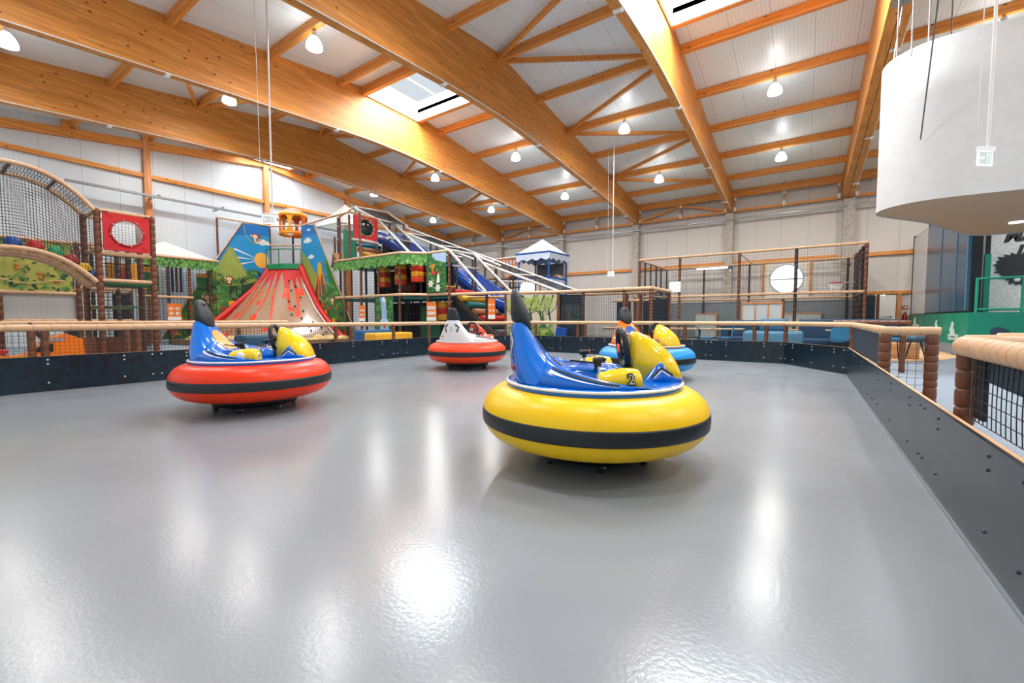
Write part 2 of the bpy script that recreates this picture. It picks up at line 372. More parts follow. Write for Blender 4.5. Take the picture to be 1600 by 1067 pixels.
# purlins
PY = [25.32-.09, 23.31, 20.93, 18.55, 16.17, 13.79, 11.41, 9.03, 6.65, 4.27, 1.85, -.5]
bays = [(-23.5,-18.52),(-18.32,-13.52),(-13.32,-8.52),(-8.32,-3.52),(-3.32,1.26),(1.68,6.48),(6.68,11.48)]
bayn = ['bay beside left wall','second bay from left','middle skylight bay','braced middle bay','bay left of double beam','bay above white drum','far right bay']
roww = ['on the back wall plate','first from the back wall','second from the back wall','third from the back wall','fourth from the back wall','just behind the ridge','along the ridge','just before the ridge','second before the ridge','third before the ridge','fourth before the ridge','nearest the entrance side']
for bi, (a, b) in enumerate(bays):
    if bi == 6: continue
    for k, y in enumerate(PY):
        sky = any(abs(a-s0) < .5 for s0, s1 in SKY)
        if sky and k == 6:
            for yy, tx in ((9.97, 'on the near edge of the skylight'), (12.63, 'on the far edge of the skylight')):
                mb = MB(); z1 = roofz(yy); mb.box(a, b, yy-.08, yy+.06, z1-.3, z1-.005); single('purlin', mb, PURLIN, 'timber purlin %s in the %s' % (tx, bayn[bi]), 'purlin', (a, yy, z1), 'roof purlins')
            continue
        if sky and k in (): continue
        z1 = roofz(y); mb = MB(); hh = .36 if k == 0 else .25
        mb.box(a, b, y-.07, y+.07, z1-hh, z1-.003)
        o = single('purlin', mb, PURLIN, 'timber purlin %s, %s' % (roww[k], bayn[bi]), 'purlin', (a, y, z1), 'roof purlins')
# wind braces
for bi, (a, b) in ((3, bays[3]), (1, bays[1])):
    for yn, lab in ((11.41,'ridge node'), (16.17,'middle node'), (20.93,'back node'), (6.65,'front node')):
        for dy in (-2.38, 2.38):
            if yn+dy > 25: continue
            y1 = yn+dy; mb = MB(); off = .1 if dy > 0 else -.1
            mb.beam((a+.05, yn+off, roofz(yn)-.2), (b, y1, roofz(y1)-.2), .1, .13)
            single('roof_brace', mb, WOODY, 'diagonal timber roof brace, %s to %s, %s' % (lab, 'back' if dy > 0 else 'front', 'braced middle bay' if bi == 3 else 'second bay from left'), 'brace', (a, yn, roofz(yn)-.3), 'diagonal roof braces')
# columns + eave truss at back wall
cn = ['column under the leftmost beam','column behind the blue-roofed tower','column left of the netted court','column behind the netted court','wide column behind the right end of the court','column behind the dark cabinets','column at the far right of the back wall']
for i, xr in enumerate(BX):
    w0, w1 = (1.33, 1.76) if i == 4 else (xr-.29, xr+.07)
    mb = MB(); mb.box(w0, w1, 25.2, 25.6, 0, 6.63); single('concrete_column', mb, CONC, 'square concrete '+cn[i], 'column', ((w0+w1)/2, 25.4, 0), 'concrete columns of the back wall')
for bi, (a, b) in enumerate(bays[:6]):
    t = T('eave_truss', 'slim timber eave truss on the back wall, '+bayn[bi], 'truss', ((a+b)/2, 25.3, 6.7), 'timber eave trusses')
    c = MB(); c.box(a+.25 if bi == 0 else a+.1, b-.05, 25.26, 25.36, 6.66, 6.78); t.p('bottom_chord', c, PURLIN)
    mid = (a+b)/2
    for x in (a+.12, mid, b-.12):
        c = MB(); c.box(x-.04, x+.04, 25.27, 25.35, 6.78, 7.42); t.p('upright', c, WOODZ)
        for za in (6.7, 7.25):
            c = MB(); c.box(x-.055, x+.055, 25.255, 25.365, za, za+.2); t.p('metal_plate', c, WHITE)
    if bi in (1, 3):
        for x in (a+.15, b-.15):
            c = MB(); c.beam((x, 25.3, 6.8), (mid, 25.3, 7.36), .08, .11); t.p('diagonal', c, PURLIN)
mb = MB()
for a, b in bays: mb.tube([(a, 25.15, 6.27), (b+.2, 25.15, 6.27)], .05, 8)
single('wall_pipe', mb, STEEL, 'grey metal pipe running along the top of the back wall', 'pipe', (-5,25.15,6.27))
gl = ['behind the low roof of the play tower','behind the blue-roofed tower','between the blue-roofed tower and the court','above the court window, left part','above the round window','beside the dark cabinets']
for bi, (a, b) in enumerate(bays[:6]):
    mb = MB(); mb.box(a, b-.1, 25.46, 25.6, 3.94, 4.1); single('wall_girt', mb, PURLIN, 'horizontal timber rail on the back wall '+gl[bi], 'rail', (a,25.5,4), 'timber rails on the back wall')
mb = MB(); mb.box(1.8, 3.85, 25.46, 25.6, 2.2, 2.32); single('wall_girt', mb, PURLIN, 'low horizontal timber rail above the white exit door', 'rail', (2.8,25.5,2.2), 'timber rails on the back wall')
mb = MB(); mb.box(3.36, 3.52, 25.44, 25.6, 0, 2.2); single('door_post', mb, WOODZ, 'short timber post right of the white exit door', 'post', (3.44,25.5,0))
# left wall timbers
PO = [1.57, 6.47, 11.37, 16.17, 20.93]
pl = ['behind the net arch at the left edge','behind the red window panel tower','behind the volcano','behind the white peaked canopy','near the back corner']
for y, tx in zip(PO, pl):
    mb = MB(); mb.box(-23.5, -23.26, y-.12, y+.12, 0, roofz(y)-.3); single('wall_post', mb, WOODZ, 'timber post on the left wall '+tx, 'post', (-23.4,y,0), 'timber posts of the left wall')
ys = [-2.5]+PO+[25.3]
for i in range(len(ys)-1):
    a, b = ys[i]+.12, ys[i+1]-.12
    z = lambda y: roofz(y)-.62
    mb = MB(); m = [a, b] if not (a < RIDGE < b) else [a, RIDGE, b]
    rings = [[(-23.5,y,z(y)),(-23.28,y,z(y)),(-23.28,y,z(y)+.32),(-23.5,y,z(y)+.32)] for y in m]
    mb.loft(rings, False)
    for yy in PY:
        if a < yy < b: mb.box(-23.45, -23.3, yy-.3, yy-.07, z(yy)+.3, roofz(yy)-.01)
    single('wall_plate', mb, WOODY, 'sloping timber plate under the roof, left wall, %s' % ['at the left edge','above the net arch','above the volcano corner','above the volcano and canopy','above the long slide','in the back corner'][i], 'beam', (-23.4,a,z(a)), 'sloping timber plates of the left wall')
    mb = MB(); mb.box(-23.5, -23.33, a, b, 7.08, 7.24); single('wall_girt', mb, WOODY, 'horizontal timber rail high on left wall, %s' % ['at the left edge','above the net arch','above the volcano corner','above the volcano and canopy','above the long slide','in the back corner'][i], 'rail', (-23.4,a,7.1), 'timber rails on the left wall')
t = T('cable_tray', 'long grey metal cable tray high along the left wall', 'cable tray', (-22.9, 12, 6.2))
c = MB(); c.box(-22.98, -22.82, 3.9, 25, 6.2, 6.28); t.p('channel', c, M('#9ba2a8', .4, metal=.5))
for y in (6.47, 8.9, 11.37, 13.8, 16.17, 20.93):
    c = MB(); c.box(-23.3, -22.8, y-.04, y+.04, 6.14, 6.2); c.sphere((-22.88,y+.25,6.32), .07, rz=.05, n=8, m=5); t.p('bracket', c, M('#9ba2a8', .4, metal=.5))
# exit door
mb = MB(); mb.box(2.58, 3.34, 25.54, 25.6, 0, 2.14); d = struct('door_1', mb, M('#eceae6', .45))
c = MB(); c.box(2.7, 3.2, 25.44, 25.47, 1.14, 1.18); c.box(2.7, 2.74, 25.44, 25.55, 1.1, 1.2); c.box(3.16, 3.2, 25.44, 25.55, 1.1, 1.2); c.build('panic_bar', CHROME, d)
# pendant lamps
lt = T('pendant_lamp', 'bell-shaped white hanging lamp', 'lamp', (0,0,0), 'bell-shaped hall lamps')
c = MB(); c.lathe([(.001,0),(.05,0),(.06,-.02),(.06,-.13),(.07,-.15)], n=16); lt.p('housing', c, M('#c9c4bb', .4))
c = MB(); c.lathe([(.065,-.14),(.1,-.17),(.15,-.24),(.19,-.33),(.205,-.4),(.2,-.44),(.14,-.46),(.001,-.465)], n=24); lt.p('lamp_shade', c, M('#ffffff', .4, emit=11, name='lit_lamp_shade'))
c = MB(); c.tube([(0,0,0),(0,0,.06)], .012, 6); lt.p('hook', c, BLACK)
LX = [-20.8, -15.9, -10.9, -5.9, -1.0, 3.9, 8.9]; LY = [1.85, 6.65, 16.17, 20.93]
lx = ['bay beside the left wall','second bay from the left','middle skylight bay','braced middle bay','bay left of the double beam','bay above the white drum','far right bay']
ly = ['nearest the viewer','before the ridge','behind the ridge','nearest the back wall']
first = True
for i, x in enumerate(LX):
    for j, y in enumerate(LY):
        z = roofz(y)-.25-.05
        lab = 'lit bell-shaped white lamp, %s, %s' % (ly[j], lx[i])
        if first: o = lt.o; o.location = (x,y,z); o['label'] = lab; first = False
        else: o = copy_tree(lt.o, (x,y,z), 0, lab)
        l = bpy.data.lights.new('lamp_light', 'AREA'); l.shape = 'DISK'; l.size = .34; l.energy = 48; l.color = (1,.98,.96)
        q = bpy.data.objects.new('lamp_light', l); COL.objects.link(q); q.location = (0,0,-.475); q.parent = o
# ================================================================== ARENA BARRIER
BT = .52
def barrier(p0, p1, outward, label, near=False, seam=True, step=.9):
    """black skirting board between two floor points, outward = unit vector away from the arena"""
    p0 = Vector((*p0,0)); p1 = Vector((*p1,0)); d = (p1-p0); L = d.length; d.normalize(); o = Vector((*outward,0)).normalized()
    t = T('barrier_board', label, 'barrier', p0.lerp(p1,.5), 'black boards around the bumper car floor')
    b = MB(); th = .02
    v = [p0, p1, p1+o*th, p0+o*th]; b.prism([tuple(q+Vector((0,0,.012))) for q in v], (0,0,BT-.012)); t.p('board', b, BOARD)
    b = MB(); v = [p0+o*th, p1+o*th, p1+o*(th+.018), p0+o*(th+.018)]; b.prism([tuple(q) for q in v], (0,0,BT+.002)); t.p('plywood_backing', b, PLY)
    b = MB(); v = [p0-o*.012, p1-o*.012, p1, p0]; b.prism([tuple(q) for q in v], (0,0,.016)); t.p('floor_trim', b, M('#8d9498', .35, metal=.4))
    n = max(1, round(L/step)); bm = []
    for k in range(n):
        x = (k+.5)/n*L
        for z in (.47, .41, .14): bm.append((x, z))
    for z in (.47, .14): bm += [(.06, z), (L-.06, z)]
    for x, z in bm:
        q = p0+d*x; c = MB(); r = .0085 if p0.x > .5 and p1.x > .5 else .0125
        ring = [tuple(q + d*(r*cos(a)) + Vector((0,0,z+r*sin(a)))) for a in [2*pi*k/8 for k in range(8)]]
        ring2 = [tuple(Vector(a)*1 - o*.006) for a in ring]; c.loft([ring, ring2], True); t.p('bolt', c, M('#4f5a60', .35, metal=.4, name='dark_bolt') if p0.x > .5 and p1.x > .5 else BOLT)
A_ = ARENA
ry = [-2.9, -.5, 2.2, 3.86, 6.35, 8.6, 10.1]
rl = ['behind the right edge of the view','nearest right board running out of the bottom corner','right side board below the near net panel','right side board in front of the gate opening','right side board below the padded gate corner','right side board at the far end']
for i in range(6): barrier((.66, ry[i]), (.66, ry[i+1]), (1,0), 'black barrier board, '+rl[i], step=.75)
barrier((.66,10.1), (-.38,11.72), (.84,.54), 'black barrier board crossing the far right corner diagonally', step=.6)
xs = [-.38, -2.0, -3.6, -5.2, -6.6, -8.0]; xl = ['below the light blue sofa','behind the blue and orange bumper car','in the middle of the far side','below the jungle mural on tan boards','behind the white bumper car']
for i in range(5): barrier((xs[i], 11.72+.012*i), (xs[i+1], 11.72+.012*(i+1)), (0,1), 'black barrier board on the far side, '+xl[i], step=.8)
barrier((-8.0,11.78), (-9.05,10.1), (-.84,.54), 'black barrier board crossing the far left corner diagonally', step=.6)
ly_ = [10.1, 7.6, 5.0, 2.5, 0, -2.9]; ll = ['in front of the yellow bench','right of the red and blue bumper car','behind the red and blue bumper car','left of the red and blue bumper car','nearest the left edge']
for i in range(5):
    x0 = -9.05+.1*(10.1-ly_[i])/5.1 if ly_[i] > 5 else -8.95+.05*(5-ly_[i])/8; x1 = -9.05+.1*(10.1-ly_[i+1])/5.1 if ly_[i+1] > 5 else -8.95+.05*(5-ly_[i+1])/8
    barrier((x0, ly_[i]), (x1, ly_[i+1]), (-1,0), 'black barrier board on the left side, '+ll[i], step=.85)

# ================================================================== ARENA FENCES
def fence(name, label, pts, posts, rz=.935, rr=.052, pr=.045, seg=.22, net=True, cell=.05, t=.0035, group=None, cat='fence', z0=.5, rail_mat=FOAM, post_mat=BROWN, netmat=None, base=0):
    th = T(name, label, cat, (*pts[0],0), group)
    c = MB(); c.foam_path([(x,y,rz) for x,y in pts], rr, seg, 12, jit=.25); th.p('rail', c, rail_mat)
    for x, y in posts:
        c = MB(); c.foam((x,y,base), (x,y,rz-rr*.7), pr, .16, 10); th.p('post', c, post_mat)
    if net:
        c = MB()
        for a, b in zip(pts, pts[1:]): c.quad_net((*a,z0),(*b,z0),(*b,rz-rr),(*a,rz-rr), cell, cell, t)
        th.p('net', c, netmat or NETM)
    return th
fence('padded_fence', 'beige padded rail fence with brown posts along the left side of the arena', [(-9.05,-2.9),(-9.05,5.0),(-9.13,10.1),(-8.1,11.86)],
      [(-9.06,y) for y in (-2.0,.15,1.12,1.25,2.3,3.35,4.7,5.9,6.3,7.6,8.9)]+[(-9.13,10.1),(-8.1,11.86)], rz=.925)
fence('padded_fence', 'beige padded rail fence with brown posts along the far side of the arena', [(-8.1,11.86),(-.36,11.82)], [(x,11.85) for x in (-7.2,-5.7,-5.45,-4.1,-2.6,-1.0,-.75)], rz=.945)
fence('padded_fence', 'short beige padded rail crossing the far right arena corner', [(-.36,11.82),(.74,10.14)], [(-.36,11.82),(.74,10.14)], rz=.945)
# right side: gate fences with navy tarp
t = T('padded_fence', 'beige padded fence with navy panel between the far corner and the gate', 'fence', (.74,10,0))
c = MB(); c.foam_path([(.74,10.14,.945),(.74,6.32,.925)], .05, .2, 12, jit=.25); t.p('rail', c, FOAM)
c = MB(); c.box(.745,.755, 6.42,10.05, .5,.9); t.p('navy_panel', c, M('#1b3245', .5, name='navy_tarp'))
t = T('gate_fence', 'short padded gate fence with two brown sleeved posts and a coarse net', 'fence', (.76,6.3,0))
c = MB(); c.foam_path([(.70,6.3,.92),(1.19,6.3,.92)], .05, .16, 14, depth=.12); t.p('rail', c, FOAM)
for x in (.748, 1.13):
    c = MB(); c.foam((x,6.3,0), (x,6.3,.88), .058, .1, 16, jit=.25, depth=.2); t.p('post', c, BROWN)
c = MB(); c.quad_net((.80,6.3,.1),(1.08,6.3,.1),(1.08,6.3,.88),(.80,6.3,.88), .07, .075, .0035, sag=.015); t.p('net', c, NETM)
t = T('padded_fence', 'near padded fence at the right edge with navy mesh and thick black net', 'fence', (.78,3.5,0))
c = MB(); c.foam_path([(.77,3.52,.895),(.79,1.2,.885),(.8,-2.0,.88)], .06, .1, 14, jit=.2, depth=.16); t.p('rail', c, FOAM)
c = MB(); c.foam_path([(.77,3.56,.905),(3.2,3.62,.915)], .055, .25, 12); t.p('side_rail', c, FOAM)
c = MB(); c.foam((.785,3.54,0), (.785,3.54,.86), .046, .11, 16, depth=.2); t.p('post', c, BROWN)
c = MB(); c.quad_net((.775,3.42,.5),(.79,-.5,.5),(.79,-.5,.85),(.775,3.42,.86), .06, .06, .0035, sag=.012); t.p('net', c, M('#0d1520', .7))
c = MB(); n = 24
for k in range(n):
    y0 = 3.44-(3.9)*k/n; y1 = 3.44-(3.9)*(k+1)/n
    zz = lambda y: .72-.05*sin(min(1,(3.44-y)/2.5)*pi/2) if y < 3.34 else .5
    c.add([(.81,y0,zz(y0)),(.81,y1,zz(y1)),(.81,y1,.87),(.81,y0,.87)], [(0,1,2,3)])
t.p('navy_mesh_banner', c, M('#17324a', .5, name='navy_tarp_dark'))
c = MB(); c.box(.8,.82,3.3,3.45,.5,.86); t.p('mesh_edge', c, BLACK)
c = MB(); c.foam_path([(3.2,3.62,.93),(.95,3.75,.92)], .05, .3, 12); single('padded_rail', c, FOAM, 'second beige padded rail behind the near fence at the right edge', 'rail', (2,3.7,0))

# ================================================================== BUMPER CARS
def se(cx, lx, ly, z, n=32, e=2.6):
    out = []
    for k in range(n):
        a = 2*pi*k/n; ca, sa = cos(a), sin(a)
        out.append((cx + lx*math.copysign(abs(ca)**(2/e), ca), ly*math.copysign(abs(sa)**(2/e), sa), z))
    return out
TW = [(.565,-.325,.275,.44),(.62,-.3875,.2275,.395),(.68,-.445,.175,.34),(.76,-.4925,.1325,.28),(.84,-.5225,.1025,.225),(.91,-.545,.08,.182),(.96,-.5575,.0625,.155),(.985,-.56,.05,.135)]
def tw_at(z):
    for a, b in zip(TW, TW[1:]):
        if z <= b[0]:
            t = (z-a[0])/(b[0]-a[0]); return [a[i]+(b[i]-a[i])*t for i in range(4)]
    return TW[-1]
def tw_pt(y, z, side, off=.004, e=2.6):
    _, cx, lx, ly = tw_at(z); q = min(.995, abs(y)/ly); x = lx*(1-q**e)**(1/e)
    return (cx + side*(x+off), y, z)
def make_car(label, tube_c, body_c, pod_c, seat_c, trim_c, loc, rz, number, logo=False, arrow=True, stripe='#e8ecef'):
    t = T('bumper_car', label, 'bumper car', (0,0,0), 'round inflatable bumper cars')
    RU = M(tube_c, .34, spec=.35, name='inflatable_vinyl'); BO = M(body_c, .16, spec=.4, coat=.6, name='glossy_body'); PO_ = M(pod_c, .16, spec=.4, coat=.6, name='glossy_pod'); BL = M('#1c2226', .42, name='rubber_band')
    # inflatable ring
    c = MB(); Rc, a, b, zc, n, m = .60, .24, .205, .355, 64, 24; rings = []
    for i in range(n+1):
        th = 2*pi*i/n; ring = []
        for k in range(m):
            p = 2*pi*k/m; cp, sp_ = cos(p), sin(p); r_ = Rc + a*math.copysign(abs(cp)**.9, cp); z = zc + b*math.copysign(abs(sp_)**.92, sp_)
            ring.append((r_*cos(th), r_*sin(th), z))
        rings.append(ring)
    c.loft(rings, True, caps=False)
    ring_o = t.p('inflatable_ring', c, RU)
    c = MB(); prof = []
    for k in range(9):
        p = -.20+.42*k/8; cp, sp_ = cos(p), sin(p); prof.append((Rc+(a+.004)*abs(cp)**.9, zc-.012+(b+.004)*math.copysign(abs(sp_)**.92, sp_) if abs(sp_)>1e-6 else zc-.012))
    prof = [(prof[0][0]-.006, prof[0][1])]+prof+[(prof[-1][0]-.006, prof[-1][1])]
    c.lathe(prof, n=64); t.p('bumper_band', c, BL)
        # chassis
    c = MB(); c.lathe([(.001,.045),(.34,.045),(.44,.055),(.47,.10),(.47,.3),(.001,.3)], n=40); ch = t.p('chassis', c, M('#16191c', .3))
    for ang in (35, 145, 215, 325, 270, 90):
        x, y = .41*cos(R(ang)), .41*sin(R(ang)); w_ = MB(); w_.tube([(x-.018,y,.035),(x+.018,y,.035)], .035, 12); w_.beam((x,y,.05),(x,y,.12), .03,.03,(1,0,0)); w = t.p('caster_wheel', w_, M('#23282c', .35))
        w_ = MB(); w_.sphere((x+.024,y,.035), .014, n=8, m=5); w_.build('hub', CHROME, w)
    # deck with lip
    c = MB(); c.lathe([(.44,.47),(.62,.485),(.648,.492),(.648,.505),(.62,.515),(.44,.52)], n=64); t.p('rubber_skirt', c, BL)
    c = MB(); c.lathe([(.4,.5),(.625,.505),(.65,.515),(.655,.53),(.65,.548),(.628,.56),(.60,.563),(.001,.563)], n=64); t.p('deck', c, BO)
    c = MB(); c.lathe([(.651,.539),(.662,.541),(.664,.549),(.66,.556),(.645,.557)], n=64); t.p('deck_stripe', c, M(stripe, .25))
    # tower
    c = MB(); c.loft([se(cx,lx,ly,z) for z,cx,lx,ly in TW]); tower = t.p('backrest_tower', c, BO)
    # side fairings (both sides)
    for s in (1, -1):
        rings = []
        for k in range(15):
            th = R(158-96*k/14); h = .20*max(0, (14-k)/14)**1.15+.004
            ro, ri = .615, .615-.16*(1-k/20); top = .60-.2*(h/.2)
            rings.append([(ro*cos(th), s*ro*sin(th), .56), ((ro*.5+top*.5+.02)*cos(th), s*(ro*.5+top*.5+.02)*sin(th), .56+h*.55), ((top+.035)*cos(th), s*(top+.035)*sin(th), .56+h*.95), (top*cos(th), s*top*sin(th), .56+h), ((top-.04)*cos(th), s*(top-.04)*sin(th), .56+h*.93), (ri*.86*cos(th), s*ri*.86*sin(th), .56)])
        if s < 0: rings = [r_[::-1] for r_ in rings]
        c = MB(); c.loft(rings); t.p('side_fairing', c, BO)
        # dark recess and swoosh on the outside
        def fp(k, q, off=.006):
            th = R(158-96*k/14); h = .20*max(0,(14-k)/14)**1.15+.004; top = .60-.2*(h/.2); r0 = .615; r1 = r0*.5+top*.5+.02
            if q < .55: rr = r0+(r1-r0)*q/.55
            else: rr = r1+(top+.035-r1)*(q-.55)/.4
            return ((rr+off)*cos(th), s*(rr+off)*sin(th), .56+h*q)
        def ribbon(name, f0, f1, ks, mat, off):
            c = MB(); lo = [fp(k, f0(k), off) for k in ks]; hi = [fp(k, f1(k), off) for k in ks]; vs = lo+hi; n_ = len(ks)
            c.add(vs, [(i,i+1,n_+i+1,n_+i) if s < 0 else (i+1,i,n_+i,n_+i+1) for i in range(n_-1)], True); return t.p(name, c, mat)
        ks = [4+.5*i for i in range(15)]
        ribbon('dark_recess', lambda k: .86-.03*(k-4), lambda k: .92-.005*(k-4), ks, M('#101317', .5), .010)
        ribbon('swoosh_stripe', lambda k: .66-.03*(k-4), lambda k: .80-.045*(k-4), ks, M(trim_c, .3), .010)
        # armrest pods
        px, py = .10, .47
        def podring(x, hw, h): # arch section across y
            return [(x, s*(py - hw*1.0), .565), (x, s*(py-hw*.97), .565+h*.6), (x, s*(py-hw*.7), .565+h*.93), (x, s*py, .565+h), (x, s*(py+hw*.55), .565+h*.93), (x, s*(py+hw*.85), .565+h*.62), (x, s*(py+hw*.95), .565)]
        prof = [(-.17,.085,.05),(-.16,.095,.105),(-.13,.10,.125),(-.105,.10,.118),(-.08,.10,.14),(-.055,.10,.13),(-.03,.10,.15),(-.005,.10,.14),(.02,.10,.155),(.06,.10,.155),(.11,.098,.152),(.15,.092,.145),(.168,.088,.11),(.172,.085,.04)]
        rings = [podring(px+x*.82, hw, h*.8) for x, hw, h in prof]
        if s > 0: rings = [r_[::-1] for r_ in rings]
        c = MB(); c.loft(rings); pod = t.p('armrest_pod', c, PO_)
        if number:
            yy = s*(py+.1*.93); u = (-s,0,0); c = MB()
            put_text(c, number, .10, (px+.06, yy+s*.0, .62), (-s,0,0), (0,-s*.28,.96), .012, .006, 0); put_text(c, number, .092, (px+.06, yy+s*.006, .621), (-s,0,0), (0,-s*.28,.96), .012, -.001, 1)
            c.build('number_decal', [BLACK, M('#c9ced2', .3)], pod)
        else:
            c = MB(); c.sphere((px-.01, s*(py+.082), .615), .05, .02, .042, 16, 6); c.build('round_badge', M('#eef0f2', .3), pod)
        c = MB(); c.sphere((px+.138, s*py, .615), .012, .032, .032, 14, 6, mi=0); c.sphere((px+.146, s*py, .615), .008, .016, .016, 10, 5, mi=1); c.build('pod_lamp', [WHITE, M('#c81e1e', .3)], pod)
        # lever
        c = MB(); c.tube([(px-.11,s*(py-.12),.56),(px-.11,s*(py-.12),.715)], .011, 8); lv = t.p('control_lever', c, CHROME)
        c = MB(); c.tube([(px-.15,s*(py-.12),.725),(px-.075,s*(py-.12),.732)], .021, 12); c.tube([(px-.11,s*(py-.12),.685),(px-.11,s*(py-.12),.72)], .018, 10); c.build('lever_grip', BLACK, lv)
        c = MB(); c.sphere((px-.07,s*(py-.12),.733), .012, .015, .015, 10, 6); c.build('lever_button', M('#d42a22' if s > 0 else '#15181b', .3), lv)
    # seat
    c = MB(); c.loft([se(-.07,.26,.30,.56,32,3), se(-.07,.27,.31,.60,32,3), se(-.07,.25,.29,.645,32,3), se(-.07,.2,.24,.665,32,2.6), se(-.07,.1,.12,.67,32,2.2)]); t.p('seat', c, BO)
    c = MB()
    for s in (1,-1): c.sphere((.10, s*.13, .60), .17, .075, .07, 16, 8)
    t.p('leg_rest', c, BO)
    c = MB(); c.box(-.03,.01,-.31,-.26,.66,.72); c.beam((-.2,-.27,.72),(0,-.285,.70),.04,.01); t.p('seat_buckle', c, BLACK)
    # backrest inset (oval)
    c = MB(); g = []
    zs = [.63+.25*i/10 for i in range(11)]
    for z in zs:
        q = (z-.755)/.13; wy = .125*sqrt(max(0,1-min(1,abs(q))**2.2))+.004
        g.append([tw_pt(wy*(j/5-1), z, 1, .006) for j in range(11)])
    c.loft(g, True, caps=False, closed=False); t.p('backrest_inset', c, M(seat_c, .3))
    # headrest
    HR = [(.91,-.48,.010,.03),(.93,-.495,.03,.08),(.97,-.53,.06,.125),(1.01,-.55,.072,.145),(1.07,-.56,.067,.138),(1.13,-.575,.053,.12),(1.19,-.588,.04,.098),(1.225,-.592,.028,.07),(1.24,-.594,.01,.025)]
    c = MB(); c.loft([se(cx,lx,ly,z,28,2.5) for z,cx,lx,ly in HR]); hr = t.p('headrest', c, M('#22282c', .5, name='headrest_foam'))
    c = MB(); c.loft([se(-.505,.035,.06,1.0,20), se(-.515,.03,.062,1.06,20), se(-.54,.02,.045,1.11,20)]); c.build('headrest_recess', M('#171b1e', .6), hr)
    c = MB(); c.sphere((-.575,0,1.185), .052, .036, .014, 16, 6); c.build('carry_slot', M('#0a0c0e', .6), hr)
        # chevrons on the sides of the tower front and rear trim
    def surf_strip(path, wd, side, off):
        c = MB(); lo, hi = [], []
        for i, (y, z) in enumerate(path):
            a_ = path[max(0,i-1)]; b_ = path[min(len(path)-1,i+1)]; dx, dz = b_[0]-a_[0], b_[1]-a_[1]; l_ = hypot(dx,dz) or 1
            nx, nz = -dz/l_*wd/2, dx/l_*wd/2
            lo.append(tw_pt(y-nx, z-nz, side, off)); hi.append(tw_pt(y+nx, z+nz, side, off))
        n_ = len(path); c.add(lo+hi, [(i,i+1,n_+i+1,n_+i) for i in range(n_-1)], True); return c
    for s in (1,-1):
        pth = [(s*(.155-.0*k), .72+.0*k) for k in (0,)]
        path = [(s*.085,.91),(s*.125,.88),(s*.165,.845),(s*.15,.80),(s*.125,.745)]
        c = surf_strip(path, .026, -1, .004); t.p('rear_chevron', c, M('#15181b' if logo else '#d3d8dc', .3))
        path = [(s*.07,.885),(s*.10,.865),(s*.13,.838),(s*.118,.80),(s*.10,.76)]
        c = surf_strip(path, .009, -1, .005); t.p('rear_chevron_line', c, M('#5c6469' if logo else '#15181b', .3))
    if logo:
        pth = [(.02*cos(2*pi*k/12)*(1.25 if sin(2*pi*k/12)<0 else .8), .81+.045*sin(2*pi*k/12)) for k in range(13)]; c = surf_strip(pth, .006, -1, .005); t.p('rear_emblem', c, BLACK)
    c = MB()
    for y, z, col in ((.10,.66,0),(.10,.60,1)):
        pass
    for s in ((1,) if logo else (1,-1)):
        c = MB(); q = tw_pt(s*.22, .66, -1, .0); c.sphere(q, .014, .02, .026, 10, 6); t.p('tail_light', c, M('#c05a2a' if logo else '#b5252b', .25))
        q = tw_pt(s*.20, .73, -1, .0); c = MB(); c.sphere(q, .008, .011, .011, 8, 5); t.p('rear_switch', c, BLACK)
    c = MB(); zs = [.6+.36*i/8 for i in range(9)]
    c.loft([[tw_pt(-.035*(1-i/14), z, -1, .004), tw_pt(0, z, -1, .006), tw_pt(.035*(1-i/14), z, -1, .004)] for i, z in enumerate(zs)], True, caps=False, closed=False)
    if not logo: t.p('rear_trim', c, M('#cfd4d8', .3, metal=.3))
    # nose / console
    NS = [(.285,.085,.33),(.30,.105,.36),(.36,.135,.35),(.43,.155,.315),(.50,.165,.27),(.56,.165,.215),(.60,.15,.16),(.628,.13,.09),(.64,.11,.02)]
    def arch(x, hw, h, n=13):
        out = []
        for k in range(n):
            a_ = pi*k/(n-1); cx_, sx_ = cos(a_), sin(a_)
            out.append((x, hw*(1+.35*(1-sx_))*math.copysign(abs(cx_)**.75, cx_), .56+h*abs(sx_)**.55))
        return out
    c = MB(); c.loft([arch(*q) for q in NS]); nose = t.p('steering_console', c, PO_)
    if number:
        for s in (1,-1):
            c = MB(); o_ = (.50, s*.208, .64); put_text(c, number, .085, o_, (-s*.98,-.1*0,0), (0,-s*.25,.97), .012, .005, 0); put_text(c, number, .078, (o_[0],o_[1]+s*.006,o_[2]), (-s,0,0), (0,-s*.25,.97), .012, -.001, 1)
            if number == '5': c.build('nose_number', [BLACK, M('#c9ced2', .3)], nose)
    for s in (1,-1):
        pr_ = [(.34,.0),(.42,.10),(.46,.135),(.50,.11),(.54,.09),(.60,.06),(.625,0)]
        c = MB(); rings = []
        for x, h in pr_:
            w_ = .235-.9*max(0,x-.48)**1.6*1.2; rings.append([(x, s*.10, .56), (x, s*.11, .56+h+.01), (x, s*(w_-.035), .56+h+.004), (x, s*w_, .56+h*.4), (x, s*(w_+.01), .56)])
        if s > 0: rings = [r_[::-1] for r_ in rings]
        c.loft(rings); t.p('console_fairing', c, BO)
        if arrow:
            c = MB(); y_ = s*.232; c.tube([(.39,y_+s*.006,.60),(.46,y_-s*.012,.665),(.54,y_-s*.01,.61)], .008, 6); t.p('console_chevron', c, M('#3a4046', .3))
            c = MB(); c.tube([(.405,y_+s*.004,.585),(.46,y_-s*.008,.64),(.52,y_-s*.006,.60)], .010, 6); t.p('console_chevron_trim', c, M('#cfd4d8', .25, metal=.3))
    # steering wheel
    c = MB(); cx, cz = .235, .79; tilt = R(14); ang = [2*pi*k/32 for k in range(32)]
    pts = []
